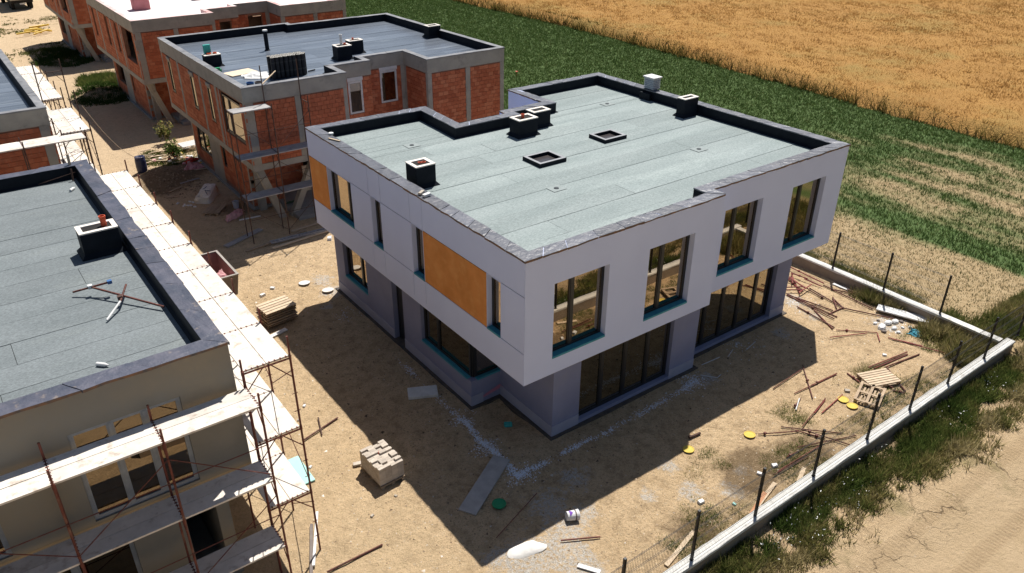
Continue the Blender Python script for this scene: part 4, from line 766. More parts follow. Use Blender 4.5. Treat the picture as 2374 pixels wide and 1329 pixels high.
for x, y, s_, tx in ((2.0, 45.0, (1.0, .8, .9), 'pink foam-clad chimney nearest on the white and pink roof'), (6.6, 47.0, (1.3, 1.0, .35), 'low pink hatch curb on the white and pink roof'), (8.8, 50.5, (1.4, 1.0, 1.1), 'large pink chimney at the back of the white and pink roof'), (12.5, 44.2, (.9, .6, .3), 'low pink block near the right parapet of the white and pink roof')):
    t = empty('chimney', (x, y, 6.62), tx, 'chimney'); a, c, h_ = s_[0]/2, s_[1]/2, s_[2]; MB().box(-a, -c, 0, a, c, h_).build('shaft', pm('pink_cladding', (.50, .20, .22), (.42, .16, .17), 2, .85), t, xf=Matrix()); MB().box(-a-.01, -c-.01, h_, a+.01, c+.01, h_+.05).build('rim', whitem, t, xf=Matrix())
# ------------------------------------------------------------ grey house bottom left (mirrored plan)
H4 = [(-22, .72), (-7.4, .72), (-7.4, 14.62), (-22, 14.62)]
h4 = empty('plastered_house', (-7.4, .72, 0), 'half-finished grey plastered house with flat green-grey roof at bottom left', 'house')
Lh = 14.6; wu = lambda x: x+22
w4 = MB(); ops4 = {0: [(wu(-10.72), wu(-8.56), 3.7, 6.0), (wu(-14.4), wu(-12.25), 3.7, 6.0)], 1: [(3, 3.7, 4.0, 5.8), (6, 6.7, 4, 5.8), (10, 12, 4, 5.8)]}
for i in range(4): wall(w4, H4, i, 3.0, 6.9, ops4.get(i, []), .38)
w4.build('upper_wall', rawplaster, h4); MB().prism(inset(H4, .004), 2.998, 3.2).build('soffit', rawplaster, h4)
lb = MB(); lb.fbox((-22, .72), Vector((1, 0)), Vector((0, -1)), .1, Lh-.004, 0, .004, 3.03, 3.62); lb.build('render_band', lighterplaster, h4)
A, U, N, L = edge(H4, 0)
for (u0, u1, z0, z1) in ops4[0]: window(h4, A, U, N, u0, u1, z0, z1, .12, (.355, .66), greyfr, glassG, mw=.035)
A, U, N, L = edge(H4, 1)
for (u0, u1, z0, z1) in ops4[1]: window(h4, A, U, N, u0, u1, z0, z1, .16, (), whitefr, glassU)
H4L = [(-22, 1.15), (-8.0, 1.15), (-8.0, 14), (-22, 14)]; l4 = MB()
lo4 = {0: [(wu(-9.0), wu(-8.3), .1, 2.6), (wu(-12.6), wu(-10.15), .1, 2.6)]}
for i in range(4): wall(l4, H4L, i, 0, 2.996, lo4.get(i, []), .3)
l4.build('lower_wall', rawplaster, h4); A, U, N, L = edge(H4L, 0); window(h4, A, U, N, wu(-12.6), wu(-10.15), .1, 2.6, .18, (.5,), greyfr, glassG)
MB().prism(inset(H4L, .31), -.05, .08).build('interior_floor', slabc, h4)
roofing(h4, H4, .40, 6.9, 6.5, roofB, sw=1.0, seam=.014); caps(h4, H4, .38, 6.9, pm('dark_blue_flashing', (.05, .058, .085), (.10, .10, .13), 2.2, .42, .5, 8, .5, rnd=.2, stain=(.30, .24, .19), sscale=2.4, slo=.60, shi=.72, bdist=.04), 1.3, .03, .02, True)
chimney((-8.42, 7.86), .94, .60, .68, 'black chimney with cream rim and orange-red pipe on the grey house roof', [(.2, .02, .28, .075, redpipe)])
def tubeobj(name, ends, r, m, label, cat, group=None, couplers=True):
    """one pipe: barrel with couplers, open dark ends"""
    p, q = Vector(ends[0]), Vector(ends[1]); mb = MB().tube(p, q, r, 8); d = (q-p).normalized()
    o = mb.build(name, m, label=label, cat=cat, group=group); return o
def fitting(a, b, r, m): return MB().tube(a, b, r, 6)
# loose scaffold pipes lying on that roof (coupled together)
t = empty('coupled_pipes', (-8.9, 4.6, 6.52), 'rusty coupled scaffold pipes crossing on the grey-green roof', 'pipe frame')
for a, c, m in (((-9.55, 5.6, 6.62), (-8.78, 5.15, 6.85), rustpipe), ((-9.18, 5.40, 6.74), (-7.96, 3.62, 6.60), rustpipe), ((-8.45, 5.0, 6.74), (-8.75, 4.3, 6.70), rustpipe), ((-8.75, 4.3, 6.70), (-9.18, 3.84, 6.56), whitem)): MB().tube(a, c, .026, 8).build('tube', m, t)
MB().box(-9.23, 5.34, 6.70, -9.13, 5.44, 6.79).build('coupler', whitem, t); MB().box(-8.77, 4.42, 6.66, -8.67, 4.52, 6.76).build('coupler', scafdark, t); MB().box(-8.82, 5.09, 6.82, -8.72, 5.19, 6.90).build('end_cap', blue2, t)
t = empty('post_stub', (-8.0, 14.1, 6.52), 'thin black rod leaning over the rear of the grey-green roof', 'rod'); MB().tube((-8.02, 13.9, 6.52), (-7.98, 14.0, 6.9), .03, 6).tube((-9.0, 14.1, 6.56), (-7.85, 14.05, 6.75), .012, 5).build('rod', scafdark, t)
for x, y, a, tx in ((-8.28, 12.95, .9, 'clear plastic bottle lying on the rear of the grey-green roof'), (-9.77, 2.1, -.8, 'crumpled white plastic bottle near the front edge of the grey-green roof')):
    t = empty('plastic_bottle', (x, y, 6.55), tx, 'bottle', rz=a); MB().lathe((0, 0, 0), [(0, 0), (.045, .01), (.045, .2), (.015, .27), (.015, .29), (0, .29)], 10).build('bottle_body', whitem, t, xf=Matrix.Rotation(math.pi/2, 4, 'Y') @ Matrix.Scale(1, 4))
o = MB().box(-.04, -.03, 0, .04, .03, .75).build('batten', woodp, label='upright wooden batten leaning on the rear corner of the grey roof parapet', cat='batten'); o.location = (-7.95, 14.35, 6.53); o.rotation_euler = (-.05, .03, 0)
# ------------------------------------------------------------ scaffolds
def plank(parent, A, U, N, u0, u1, n0, n1, z, m=plankm):
    """deck board with a steel rim and hooks over the transoms"""
    sag = random.uniform(-.006, .006); mb = MB().fbox(A, U, N, u0+.008, u1-.008, n0, n1, z+sag, z+.045+sag); w_ = n1-n0; mb.m = 1
    for e_, s_ in ((u0+.03, -1), (u1-.03, 1)):
        for k in (.12, .37, .63, .88): mb.fbox(A, U, N, min(e_, e_+s_*.05), max(e_, e_+s_*.05), n0+w_*k-.014, n0+w_*k+.014, z+.02+sag, z+.053+sag)
    mb.build('plank', [m, scafred if m is plankm else scafdark], parent)
def scaffold(label, A, U, us, n0, n1, levels, tops, m=scafred, decks=None, br='front', mt=None, seed=0, plm=plankm, guard=False):
    """A origin of the inner line, U along, us = frame stations, n0/n1 = inner and outer line offsets (outward N)"""
    rs = random.Random(seed); U = Vector(U); N = Vector((U.y, -U.x)); A = Vector(A); t = empty('scaffold', (A.x, A.y, 0), label, 'scaffold')
    P = lambda u, n_, z: (A.x+U.x*u+N.x*n_, A.y+U.y*u+N.y*n_, z)
    for i, u in enumerate(us):
        z0 = -.05
        for z1 in levels:
            mb = MB().tube(P(u, n0, z0), P(u, n0, z1), .026, 7).tube(P(u, n1, z0), P(u, n1, z1), .026, 7).tube(P(u, n0, z1-.03), P(u, n1, z1-.03), .022, 6)
            mb.tube(P(u, n0, z1-.55), P(u, n0+(n1-n0)*.42, z1-.03), .014, 5).tube(P(u, n1, z1-.55), P(u, n1-(n1-n0)*.42, z1-.03), .014, 5)
            for zz in (z1-1.5, z1-1.0): mb.tube(P(u, n1-.09, zz), P(u, n1+.05, zz), .010, 4)
            mb.tube(P(u, n0, z1-.06), P(u, n0, z1+.06), .032, 7).tube(P(u, n1, z1-.06), P(u, n1, z1+.06), .032, 7)
            mb.build('frame', m, t); z0 = z1
        th = tops[i] if isinstance(tops, (list, tuple)) else (tops, tops)
        MB().tube(P(u, n0, levels[-1]), P(u, n0, levels[-1]+th[0]), .024, 7).build('standard', m, t); MB().tube(P(u, n1, levels[-1]), P(u, n1, levels[-1]+th[1]), .024, 7).build('standard', m, t)
    for li, z in enumerate(levels):
        for i in range(len(us)-1):
            if decks and not decks(li, i): continue
            w_ = (n1-n0); plank(t, A, U, N, us[i]+.003, us[i+1]-.003, n0+.03, n0+w_*.5-.008, z, plm); plank(t, A, U, N, us[i]+.003, us[i+1]-.003, n0+w_*.5+.008, n1-.03, z, plm)
        zb_ = levels[li-1] if li else 0
        for i in range(len(us)-1):
            if (i+li+seed) % 2 == 0: MB().tube(P(us[i], n1+.03, zb_+.25), P(us[i+1], n1+.03, z-.35), .012, 5).build('brace', m, t)
            if (i+li+seed) % 2 == 1: MB().tube(P(us[i], n1+.03, z-.35), P(us[i+1], n1+.03, zb_+.25), .012, 5).build('brace', m, t)
            if guard: MB().tube(P(us[i], n1+.03, z-.95), P(us[i+1], n1+.03, z-.95), .012, 5).build('rail', m, t)
    return t
# side scaffold of the grey house (runs along its right wall); U points to -y so that outward is +x ... use U=(0,-1): N=(-1,0); so take U=(0,1): N=(1,0)
scaffold('long two-board scaffold walkway along the side of the grey house', (-7.29, 0), (0, 1), [.65, 2.4, 4.25, 6.1, 7.8, 9.6, 11.4, 13.3, 15.1], .05, 1.14, [2.05, 4.07, 6.08], [(.35, .55)]+[(.15, .42)]*8, scafred, seed=1)
scaffold('red scaffold with three board decks across the front of the grey house', (-15.3, .60), (1, 0), [0, 2.1, 4.1, 6.08, 8.05], .05, .92, [1.63, 3.68, 5.73], [(.45, .4)]*5, scafred, seed=0, guard=True)
scaffold('scaffold walkway with white boards along the dark-roofed house at left', (-7.29, 19.9), (0, 1), [1.0, 2.9, 4.8, 6.7, 8.6, 10.5, 12.4, 14.3], .05, 1.12, [2.05, 4.07, 6.08], [(.2, .4), (.2, 1.2), (.2, .5), (.1, .5), (.3, .4), (.2, .5), (.2, .4), (.2, .4)], scafdark, seed=2, decks=lambda l_, i: not (l_ == 2 and i == 2))
scaffold('scaffold with a pale deck across the front of the left brick house', (-15.0, 22.0), (1, 0), [0, 2.1, 4.2, 6.3, 8.5], .9, 1.95, [2.0, 4.0, 6.0], [(.2, .3)]*5, scafdark, seed=3)
# open frames standing on the walkway of the left brick house
t = empty('open_scaffold', (-6.4, 25, 6.1), 'tall open scaffold frame rising above the white walkway', 'scaffold frame')
for (x0, y0, x1, y1) in ((-7.15, 25.2, -6.1, 25.2),):
    MB().tube((x0, y0, 6.1), (x0, y0, 8.1), .026, 6).tube((x1, y1, 4.1), (x1, y1, 8.1), .026, 6).tube((x0, y0, 7.6), (x1, y1, 7.6), .022, 6).tube((x0, y0, 7.1), (x0+.4, y0, 7.6), .012, 5).tube((x1, y1, 7.1), (x1-.4, y1, 7.6), .012, 5).build('frame', scafdark, t)
scaffold('rusty scaffold tower at the front corner of the dark-roofed brick house', (-.85, 20.38), (1, 0), [0, 1.75, 3.45], .05, .85, [2.1, 4.0, 6.1], [(.1, .1), (1.7, .2), (1.75, .3)], scafdark, seed=5, plm=plankgrey, decks=lambda l_, i: (l_ < 2) or (l_ == 2 and i == 0), guard=True)
o = MB().tube((.9, 20.3, 7.0), (1.9, 21.2, 7.25), .03, 6).build('batten', woodp, label='pale wooden prop tied to the scaffold tower above the dark roof', cat='batten')
o = MB().box(-.35, -.04, 0, .35, .04, 1.35).build('timber_sheet', woodp, label='wooden board leaning in the ground-floor opening behind the scaffold tower', cat='board'); o.location = (3.9, 23.7, .22); o.rotation_euler[0] = -.1
# rope/cable from the walkway to the drum
cu = []
for k in range(13):
    f = k/12; cu.append((-4.9+f*2.5, 31-f*(-.8)+.0, 4.5*(1-f)**1.6+1.0*f))
mb = MB()
for a, c in zip(cu, cu[1:]): mb.tube(a, c, .012, 5, cap=False)
lab(mb.build('hose', woodp), 'thin pale hose hanging down to the blue drum', 'hose')
# ------------------------------------------------------------ loose pipes on the ground
PIL = {
 'heap': ([((17.13, 3.2), (17.03, 1.44)), ((16.73, 2.86), (16.76, 2.06)), ((16.76, 2.84), (15.54, 1.53)), ((16.32, 2.64), (16.01, 1.68)), ((16.42, 1.63), (15.43, 1.53)), ((15.52, 2.2), (16.07, 1.8)), ((15.29, 2.03), (15.85, 1.63)), ((16.71, 2.18), (16.85, 1.4)), ((16.5, 3.0), (15.8, 1.6)), ((16.9, 2.9), (15.9, 2.2)), ((16.2, 2.9), (16.1, 1.5))], redrust, 'reddish pipe in the tangled heap beside the white house', 'reddish pipes heaped beside the white house'),
 'fan': ([((17.03, 1.44), (16.96, -.9)), ((16.31, 1.62), (16.02, -.15)), ((16.02, -.15), (16.94, -1.78)), ((15.15, 1.89), (15.25, -.41)), ((15.1, 1.85), (15.0, -.44)), ((15.17, 1.48), (15.53, -.02)), ((16.1, -.13), (15.19, -.07)), ((16.41, .58), (16.08, -.11)), ((16.41, .58), (15.76, -.04)), ((14.63, 1.02), (14.44, -.82)), ((14.98, .46), (14.29, -.85)), ((17.53, .66), (17.71, -.99)), ((17.0, 1.04), (17.49, .27)), ((16.14, 1.5), (16.04, .76))], rustpipe, 'rusty pipe fanning out from the heap by the white house', 'rusty pipes spread between the heap and the white panel'),
 'mid': ([((14.34, -.96), (15.47, -1.98)), ((13.68, -1.13), (15.1, -1.79)), ((15.42, -2.02), (14.94, -2.41)), ((15.45, -2.45), (15.81, -3.23)), ((15.46, -2.44), (16.2, -4.4)), ((15.46, -2.59), (15.96, -3.5))], redrust, 'thin pipe between the foam rubble and front fence', 'thin pipes near the foam rubble'),
 'pal': ([((13.07, -3.12), (15.1, -3.4)), ((13.2, -3.26), (15.01, -3.48)), ((13.54, -3.46), (15.35, -3.73)), ((12.59, -3.82), (12.63, -4.31)), ((13.6, -3.51), (12.78, -4.67)), ((12.17, -2.86), (12.01, -3.44)), ((12.51, -4.38), (12.67, -4.71))], rustpipe, 'rusty pipe lying round the two wooden pallets', 'pipes lying round the pallets'),
 'edge': ([((10.48, -2.57), (11.84, -2.67)), ((9.27, -1.92), (11.0, -1.82)), ((11.27, -1.66), (9.87, -3.06)), ((9.59, -2.53), (11.77, -2.68)), ((8.98, -2.98), (9.54, -2.82))], rustpipe, 'thin rusty rod lying where the house shadow ends', 'rods at the edge of the house shadow'),
 'lids': ([((9.27, -3.56), (10.18, -3.33)), ((9.46, -3.69), (10.88, -3.52))], redrust, 'bent red rod pointing at the pair of yellow lids', 'rods beside the pair of yellow lids'),
 'low': ([((8.29, -3.77), (10.21, -3.31)), ((6.89, -3.17), (8.05, -3.83)), ((7.79, -3.35), (9.08, -4.7)), ((7.95, -3.61), (8.43, -4.53)), ((7.35, -4.28), (9.35, -5.01)), ((8.16, -3.81), (8.76, -5.18)), ((6.02, -4.59), (7.96, -4.63)), ((6.72, -4.35), (7.47, -4.41)), ((5.75, -4.62), (7.3, -4.72))], rustpipe, 'rusty rod in the loose pile beside the front fence', 'rods piled beside the front fence'),
}
ORD = ['first', 'second', 'third', 'fourth', 'fifth', 'sixth', 'seventh', 'eighth', 'ninth', 'tenth', 'eleventh', 'twelfth', 'thirteenth', 'fourteenth', 'fifteenth', 'sixteenth']
for key, (lst, m, label, grp) in PIL.items():
    lst = sorted(lst, key=lambda q: q[0][0]+q[1][0])
    for ki, (a, c) in enumerate(lst):
        z0 = gz(*a)+.03+random.random()*(.22 if key == 'heap' else .05); z1 = gz(*c)+.03+random.random()*(.18 if key == 'heap' else .03)
        mb = MB().tube((a[0], a[1], z0), (c[0], c[1], z1), .026 if key in ('heap', 'fan', 'pal') else .018, 7)
        if random.random() < .4: p = Vector((a[0], a[1], z0)).lerp(Vector((c[0], c[1], z1)), random.uniform(.1, .9)); mb.box(p.x-.035, p.y-.035, p.z-.03, p.x+.035, p.y+.035, p.z+.05)
        mb.build('steel_pipe', m, label=label+', '+ORD[ki]+' from the left', cat='pipe', group=grp)
for a, c, m, r, tx in (((-.9, -2.87), (.04, -3.39), rustpipe, .022, 'rusty rod lying beside the white cement bucket'), ((-2.21, -1.77), (-.31, -1.09), rustpipe, .012, 'thin dark rod in the shade behind the cement stain'), ((-6.33, -.16), (-4.77, -.19), rustpipe, .026, 'long brown pipe at the bottom edge near the scaffold foot'), ((-3.9, 5.74), (-4.17, 4.86), scafdark, .022, 'short dark pipe crossing a longer one on the open sand'), ((-4.72, 4.95), (-3.39, 5.38), rustpipe, .026, 'longer rusty pipe of the cross lying on the open sand'), ((5.11, -2.01), (5.47, -2.04), scafdark, .04, 'stubby dark pipe at the notch of the house shadow'), ((8.9, -3.1), (9.5, -2.8), whitem, .02, 'short pale grey prop on the sunlit sand left of the pallets')):
    mb = MB().tube((a[0], a[1], gz(*a)+.06), (c[0], c[1], gz(*c)+.05), r, 8)
    if r > .035: mb.tube((a[0]-.02, a[1], .07), (a[0]-.1, a[1]+.02, .07), .055, 8)
    lab(mb.build('steel_pipe', m), tx, 'pipe')
# ------------------------------------------------------------ yard things
def simple(name, build, loc, rz, m, label, cat, group=None, bevel=0, rx=0, ry=0):
    mb = MB(); build(mb); o = mb.build(name, m, bevel=bevel, label=label, cat=cat, group=group); o.location = loc; o.rotation_euler = (rx, ry, rz); return o
def pallet(name, loc, rz, label, m=woodm, upside=False, rx=0, ry=0):
    t = empty(name, loc, label, 'pallet', rz=rz); t.rotation_euler = (rx, ry, rz)
    nb = 7 if not upside else 3
    for k in range(nb): y = -.36+.72*k/(nb-1); MB().box(-.6, y-.045, .11, .6, y+.045, .132).build('board', m, t, xf=Matrix())
    for x in (-.54, 0, .54): MB().box(x-.05, -.4, .085, x+.05, .4, .109).build('cross_board', m, t, xf=Matrix())
    for x in (-.54, 0, .54):
        for y in (-.34, 0, .34): MB().box(x-.06, y-.05, .02, x+.06, y+.05, .084).build('block', m, t, xf=Matrix())
    for y in (-.34, 0, .34): MB().box(-.6, y-.05, 0, .6, y+.05, .019).build('skid', m, t, xf=Matrix())
    if upside:
        for y in (-.22, -.11, .11, .22): MB().box(-.6, y-.03, .0, .6, y+.03, .019).build('board', m, t, xf=Matrix())
    return t
pallet('wooden_pallet', (11.55, -4.1, .03), .35, 'dark upturned wooden pallet with see-through frame, nearer the fence', upside=True)
pallet('wooden_pallet', (12.65, -3.75, .03), -.35, 'pale wooden pallet with close boards behind the upturned one', woodp)
pallet('wooden_pallet', (-1.1, 24.3, .03), .9, 'dark old pallet in the shade in front of the white bag', woodm)
pallet('wooden_pallet', (.85, 34.6, .25), .1, 'whitish pallet stack beside the far corner of the dark-roofed house', whitem, rx=.05)
# brick stack on its pallet
pallet('wooden_pallet', (-3.44, 2.25, .0), math.pi/2+.05, 'pallet carrying the square stack of beige bricks')
bs = empty('brick_stack', (-3.44, 2.25, .135), 'square stack of beige bricks on a pallet on the sand', 'brick stack', rz=.05)
PB = bpy.data.meshes.new('paver'); _b = MB().box(-.098, -.048, 0, .098, .048, .058); PB.from_pydata(_b.v, [], _b.f); PB.materials.append(paver)
for lyr in range(10):
    nxn, nyn = (4, 11)
    for i in range(nxn):
        for j in range(nyn):
            edge_ = i in (0, nxn-1) or j in (0, nyn-1) or lyr >= 8
            if not edge_: continue
            if lyr == 9 and (random.random() < .32 or (i, j) in ((2, 3), (2, 4), (1, 5), (1, 1), (2, 0))): continue
            o = bpy.data.objects.new('brick', PB); COL.objects.link(o); o.parent = bs
            o.location = (-.30+i*.2+random.uniform(-.003, .003), -.5+j*.1+random.uniform(-.002, .002), lyr*.06); o.rotation_euler[2] = random.uniform(-.02, .02)*(1 if lyr < 8 else 2)
MB().box(-.29, -.38, 0, .29, .38, .479).build('stack_core', paver, bs, xf=Matrix())
MB().box(-.02, .1, .542, .04, .2, .56).box(.02, .12, .56, .08, .18, .575).build('red_wrapper', redpipe, bs, xf=Matrix())
simple('paver_chip', lambda b_: b_.box(-.16, -.07, 0, .16, .07, .06), (-3.84, 3.02, .02), -.3, paver, 'flat beige brick lying left of the brick stack', 'brick', bevel=.004)
simple('foam_slab', lambda b_: b_.box(-.5, -.27, 0, .5, .27, .12), (-.5, 4.9, gz(-.5, 4.9)+.01), -.85+.4, whitecon, 'thick white grey slab lying in the shade beside the house wall', 'slab', bevel=.015, rx=.03)
simple('scaffold_board', lambda b_: b_.box(-1.22, -.27, 0, 1.22, .27, .045), (-1.28, .1, gz(-1.3, .1)+.02), math.atan2(1.34, 2.0)-.05, pm('weathered_board', (.46, .43, .40), (.36, .335, .31), 3, .9, .3, 40), 'long weathered board lying in the shade in front of the house corner', 'board', bevel=.004, rx=.01)
simple('round_lid', lambda b_: b_.lathe((0, 0, 0), [(0, 0), (.2, 0), (.2, .03), (.18, .03), (.17, .018), (0, .018)], 20), (-1.42, -.79, .03), 0, green, 'round green plastic lid in the shade near the long board', 'lid')
for x, y, tx in ((10.68, -3.68, 'yellow lid against the rod end, farther of the pair by the pallet'), (10.62, -4.06, 'yellow lid nearer the fence in the pair by the pallet'), (6.67, -3.01, 'yellow lid on the sunlit sand in front of the house'), (4.61, -2.34, 'yellow lid half in the house shadow at its notch')):
    simple('round_lid', lambda b_: b_.lathe((0, 0, 0), [(0, 0), (.17, 0), (.18, .012), (.18, .03), (.16, .03), (.15, .02), (0, .022)], 20), (x, y, gz(x, y)+.02), 0, yellow, tx, 'lid', 'yellow lids on the sand', rx=random.uniform(-.08, .08))
t = empty('cement_bucket', (-.12, -2.42, .14), 'white bucket with purple print tipped over beside the cement stain', 'bucket', rz=-.35)
XF = Matrix.Rotation(math.radians(96), 4, 'Y')
MB().lathe((0, 0, -.17), [(0, 0), (.125, 0), (.15, .31), (.158, .31), (.158, .34), (.145, .34), (.12, .02), (0, .02)], 20).build('bucket_body', whitem, t, xf=XF); MB().lathe((0, 0, -.17), [(.1455, .22), (.149, .225), (.1505, .24), (.149, .255), (.1475, .26)], 20).build('bucket_ring', rubm, t, xf=XF)
pr = MB(); k_ = 7
for i in range(k_):
    a0, a1 = math.radians(150+i*11), math.radians(150+(i+1)*11); hs = .10*(1-abs(i-3)/4.5)
    q = [(math.cos(a)*r_, math.sin(a)*r_, z) for a, r_, z in ((a0, .1345+.0, -.11), (a1, .1345, -.11), (a1, .139, -.11+hs), (a0, .139, -.11+hs))]; pr.quad(*q)
pr.build('purple_print', pm('purple_print', (.20, .08, .45), bump=0), t, xf=XF)
# white cement heap, rubble, panels
def heap(name, c, rx_, ry_, h, m, label, cat, seed=1, n_=18):
    mb = MB(); rings = 6; mb.v.append((0, 0, h))
    for r_ in range(1, rings+1):
        for i in range(n_):
            a = 2*math.pi*i/n_; f = r_/rings; w = 1+.28*noise.noise(Vector((math.cos(a)*1.3, math.sin(a)*1.3, seed))); mb.v.append((math.cos(a)*rx_*f*w, math.sin(a)*ry_*f*w, h*(1-f**1.4)*(1+.3*noise.noise(Vector((math.cos(a)*f*3, math.sin(a)*f*3, seed+2))))-(.03 if r_ == rings else 0)))
    for i in range(n_): mb.f.append((0, 1+i, 1+(i+1) % n_)); mb.mi.append(0)
    for r_ in range(rings-1):
        for i in range(n_): a, b2 = 1+r_*n_+i, 1+r_*n_+(i+1) % n_; mb.f.append((a, a+n_, b2+n_, b2)); mb.mi.append(0)
    o = mb.build(name, m, smooth=True, label=label, cat=cat); o.location = (*c, gz(*c)); return o
o = heap('cement_heap', (-1.85, -2.58), .52, .26, .10, cement, 'low heap of white cement powder where the shadow ends', 'heap', 4); o.rotation_euler[2] = -.3
heap('sand_heap', (-4.35, 12.0), .3, .5, .1, pm('sand_heap', (.5, .38, .23)), 'small sand heap beside the scaffold walkway', 'heap', 9)
simple('insulation_board', lambda b_: b_.box(-.95, -.22, 0, .95, .22, .06), (17.4, -1.88, .10), math.atan2(-1.7, .6), whitem, 'long white insulated panel lying beside the right wall weeds', 'panel', bevel=.006, rx=.05)
simple('insulation_board', lambda b_: b_.box(-.35, -.08, 0, .35, .08, .03), (17.55, .95, .03), -1.5, whitem, 'short white strip near the heap of pipes by the right wall', 'panel')
for k, (x, y, s_) in enumerate(((15.98, -1.87, .20), (16.45, -1.85, .17), (16.77, -1.95, .17), (17.0, -2.08, .10), (16.3, -2.2, .13), (16.15, -2.45, .10), (16.62, -2.35, .08), (15.75, -2.1, .11), (16.05, -1.55, .09), (16.55, -2.78, .07), (16.9, -2.5, .08), (16.35, -1.5, .08))):
    mb = MB(); mb.lathe((0, 0, 0), [(0, 0), (s_*.9, .0), (s_, s_*.35), (s_*.7, s_*.65), (0, s_*.7)], 7); o = mb.build('foam_chunk', whitem if k % 4 != 3 else rubm, label='large white foam chunk in the rubble pile by the long white panel' if s_ > .12 else 'small foam chunk in the rubble pile by the long white panel', cat='foam chunk', group='foam chunks by the white panel' if s_ > .12 else 'small foam chunks by the white panel'); o.location = (x, y, gz(x, y)+.01); o.rotation_euler = (random.uniform(-.3, .3), random.uniform(-.3, .3), random.random()*6); o.scale = (1, .75, 1)
crumple('blue_net', [(16.35, -2.75), (16.75, -2.65), (16.75, -3.05), (16.4, -3.1)], .02, .16, pm('blue_net', (.02, .17, .24), (.04, .26, .34), 20, .7, .5), 'crumpled blue net on the sand below the white panel', 'net', 9, 5)
crumple('blue_net', [(17.3, -3.0), (17.6, -2.8), (17.55, -3.3), (17.35, -3.4)], .02, .14, pm('blue_net2', (.02, .12, .16), (.04, .2, .26), 20, .7, .5), 'smaller dark blue net caught in the weeds at the right wall', 'net', 8, 8)
for x, y, s_, m, tx in ((11.22, -3.48, .10, stone, 'single block left of the upturned pallet'), (5.5, -4.31, .08, whitem, 'small white block on the sand near the front fence'), (6.15, -4.36, .10, whitem, 'white block leaning against a rod close to the front fence'), (-4.0, 6.6, .07, whitem, 'small pale block on the sunlit sand near the shadow edge'), (-4.45, 6.05, .05, stone, 'tiny grey stone near the pale block'), (-5.05, 3.75, .06, whitem, 'pale stub beside the mint foam sheet'), (-4.5, .9, .06, stone, 'round pale stone on the bare sand at bottom'), (-3.6, 1.2, .05, stone, 'small stone below the brick stack'), (-2.36, 14.55, .12, whitem, 'white scrap on the sunny sand, left one'), (-1.8, 14.9, .10, whitem, 'white scrap on the sunny sand, right one'), (2.19, 17.92, .16, whitem, 'white block at the far corner of the white house'), (14.3, -3.0, .08, whitem, 'crushed white cup between the pipes'), (3.2, -4.1, .10, whitem, 'torn white bag scrap near the front fence weeds'), (3.9, -4.7, .06, foamc, 'pale mint scrap inside the front fence'), (.91, 1.95, .14, tealroof, 'teal foam scrap below the bay window')):
    simple('scrap_block', lambda b_: b_.hexa([(-s_, -s_*.7, 0), (s_, -s_*.6, 0), (s_*.9, s_*.7, 0), (-s_*.9, s_*.6, 0), (-s_*.8, -s_*.6, s_*.8), (s_*.9, -s_*.5, s_*.9), (s_*.8, s_*.6, s_*.7), (-s_*.8, s_*.5, s_*.8)]), (x, y, gz(x, y)), random.random()*3, m, tx, 'scrap', bevel=.004)
for x, y, tx in ((-.55, 14.51, 'round white tub lid on the sunny sand, far one'), (-.01, 13.36, 'round white tub lid near the corner of the white house')):
    simple('round_lid', lambda b_: b_.lathe((0, 0, 0), [(0, 0), (.2, 0), (.24, .05), (.22, .06), (.2, .045), (0, .04)], 18), (x, y, gz(x, y)+.015), 0, whitem if y > 14 else cream, tx, 'lid', rx=-.12)
simple('foam_sheet', lambda b_: b_.box(-.16, -.62, 0, .16, .62, .05), (-5.33, 3.75, .03), .0, foamc, 'mint green foam sheet on the sand beside the side scaffold', 'foam sheet', bevel=.004, rx=.02)
simple('white_plank', lambda b_: b_.box(-.95, -.035, 0, .95, .035, .05), (-6.1, 1.05, .04), 1.1, whitem, 'long narrow white strip at the foot of the side scaffold', 'strip')
simple('grey_gutter', lambda b_: b_.box(-.9, -.04, 0, .9, .04, .05), (-6.35, .75, .03), 1.15, rubm, 'dark gutter strip beside the narrow white strip', 'strip')
# wheeled skip
t = empty('skip_bin', (-3.62, 16.1, 0), 'dusty pinkish skip bin full of scraps beside the walkway', 'bin', rz=0); a0, c0, H_ = .52, 1.30, 1.12
o_ = MB(); inn = MB(); lp = [(-a0, -c0), (a0, -c0), (a0, c0), (-a0, c0)]; sh = .80
for i in range(4):
    p, q = lp[i], lp[(i+1) % 4]; o_.quad((p[0]*sh, p[1]*.85, .15), (q[0]*sh, q[1]*.85, .15), (*q, H_), (*p, H_)); k_ = .93; inn.quad((q[0]*sh*k_, q[1]*.85*k_, .2), (p[0]*sh*k_, p[1]*.85*k_, .2), (p[0]*k_, p[1]*k_, H_), (q[0]*k_, q[1]*k_, H_))
o_.quad(*[(p[0]*sh, p[1]*.85, .15) for p in lp[::-1]]); inn.quad(*[(p[0]*sh*.93, p[1]*.8, .2) for p in lp]); o_.build('tub', rubm, t, xf=Matrix()); inn.build('inner_lining', binin, t, xf=Matrix())
rm = MB(); w_ = .07
rm.box(-a0-.02, -c0-.02, H_, a0+.02, -c0+w_, H_+.04).box(-a0-.02, c0-w_, H_, a0+.02, c0+.02, H_+.04).box(-a0-.02, -c0+w_, H_, -a0+w_, c0-w_, H_+.04).box(a0-w_, -c0+w_, H_, a0+.02, c0-w_, H_+.04); rm.build('rim', pm('bin_rim', (.36, .33, .30)), t, xf=Matrix())
for sx in (-1, 1):
    for sy in (-1, 1): MB().tube((sx*.34-.03, sy*.9, .08), (sx*.34+.03, sy*.9, .08), .08, 12).build('wheel', dark, t, xf=Matrix())
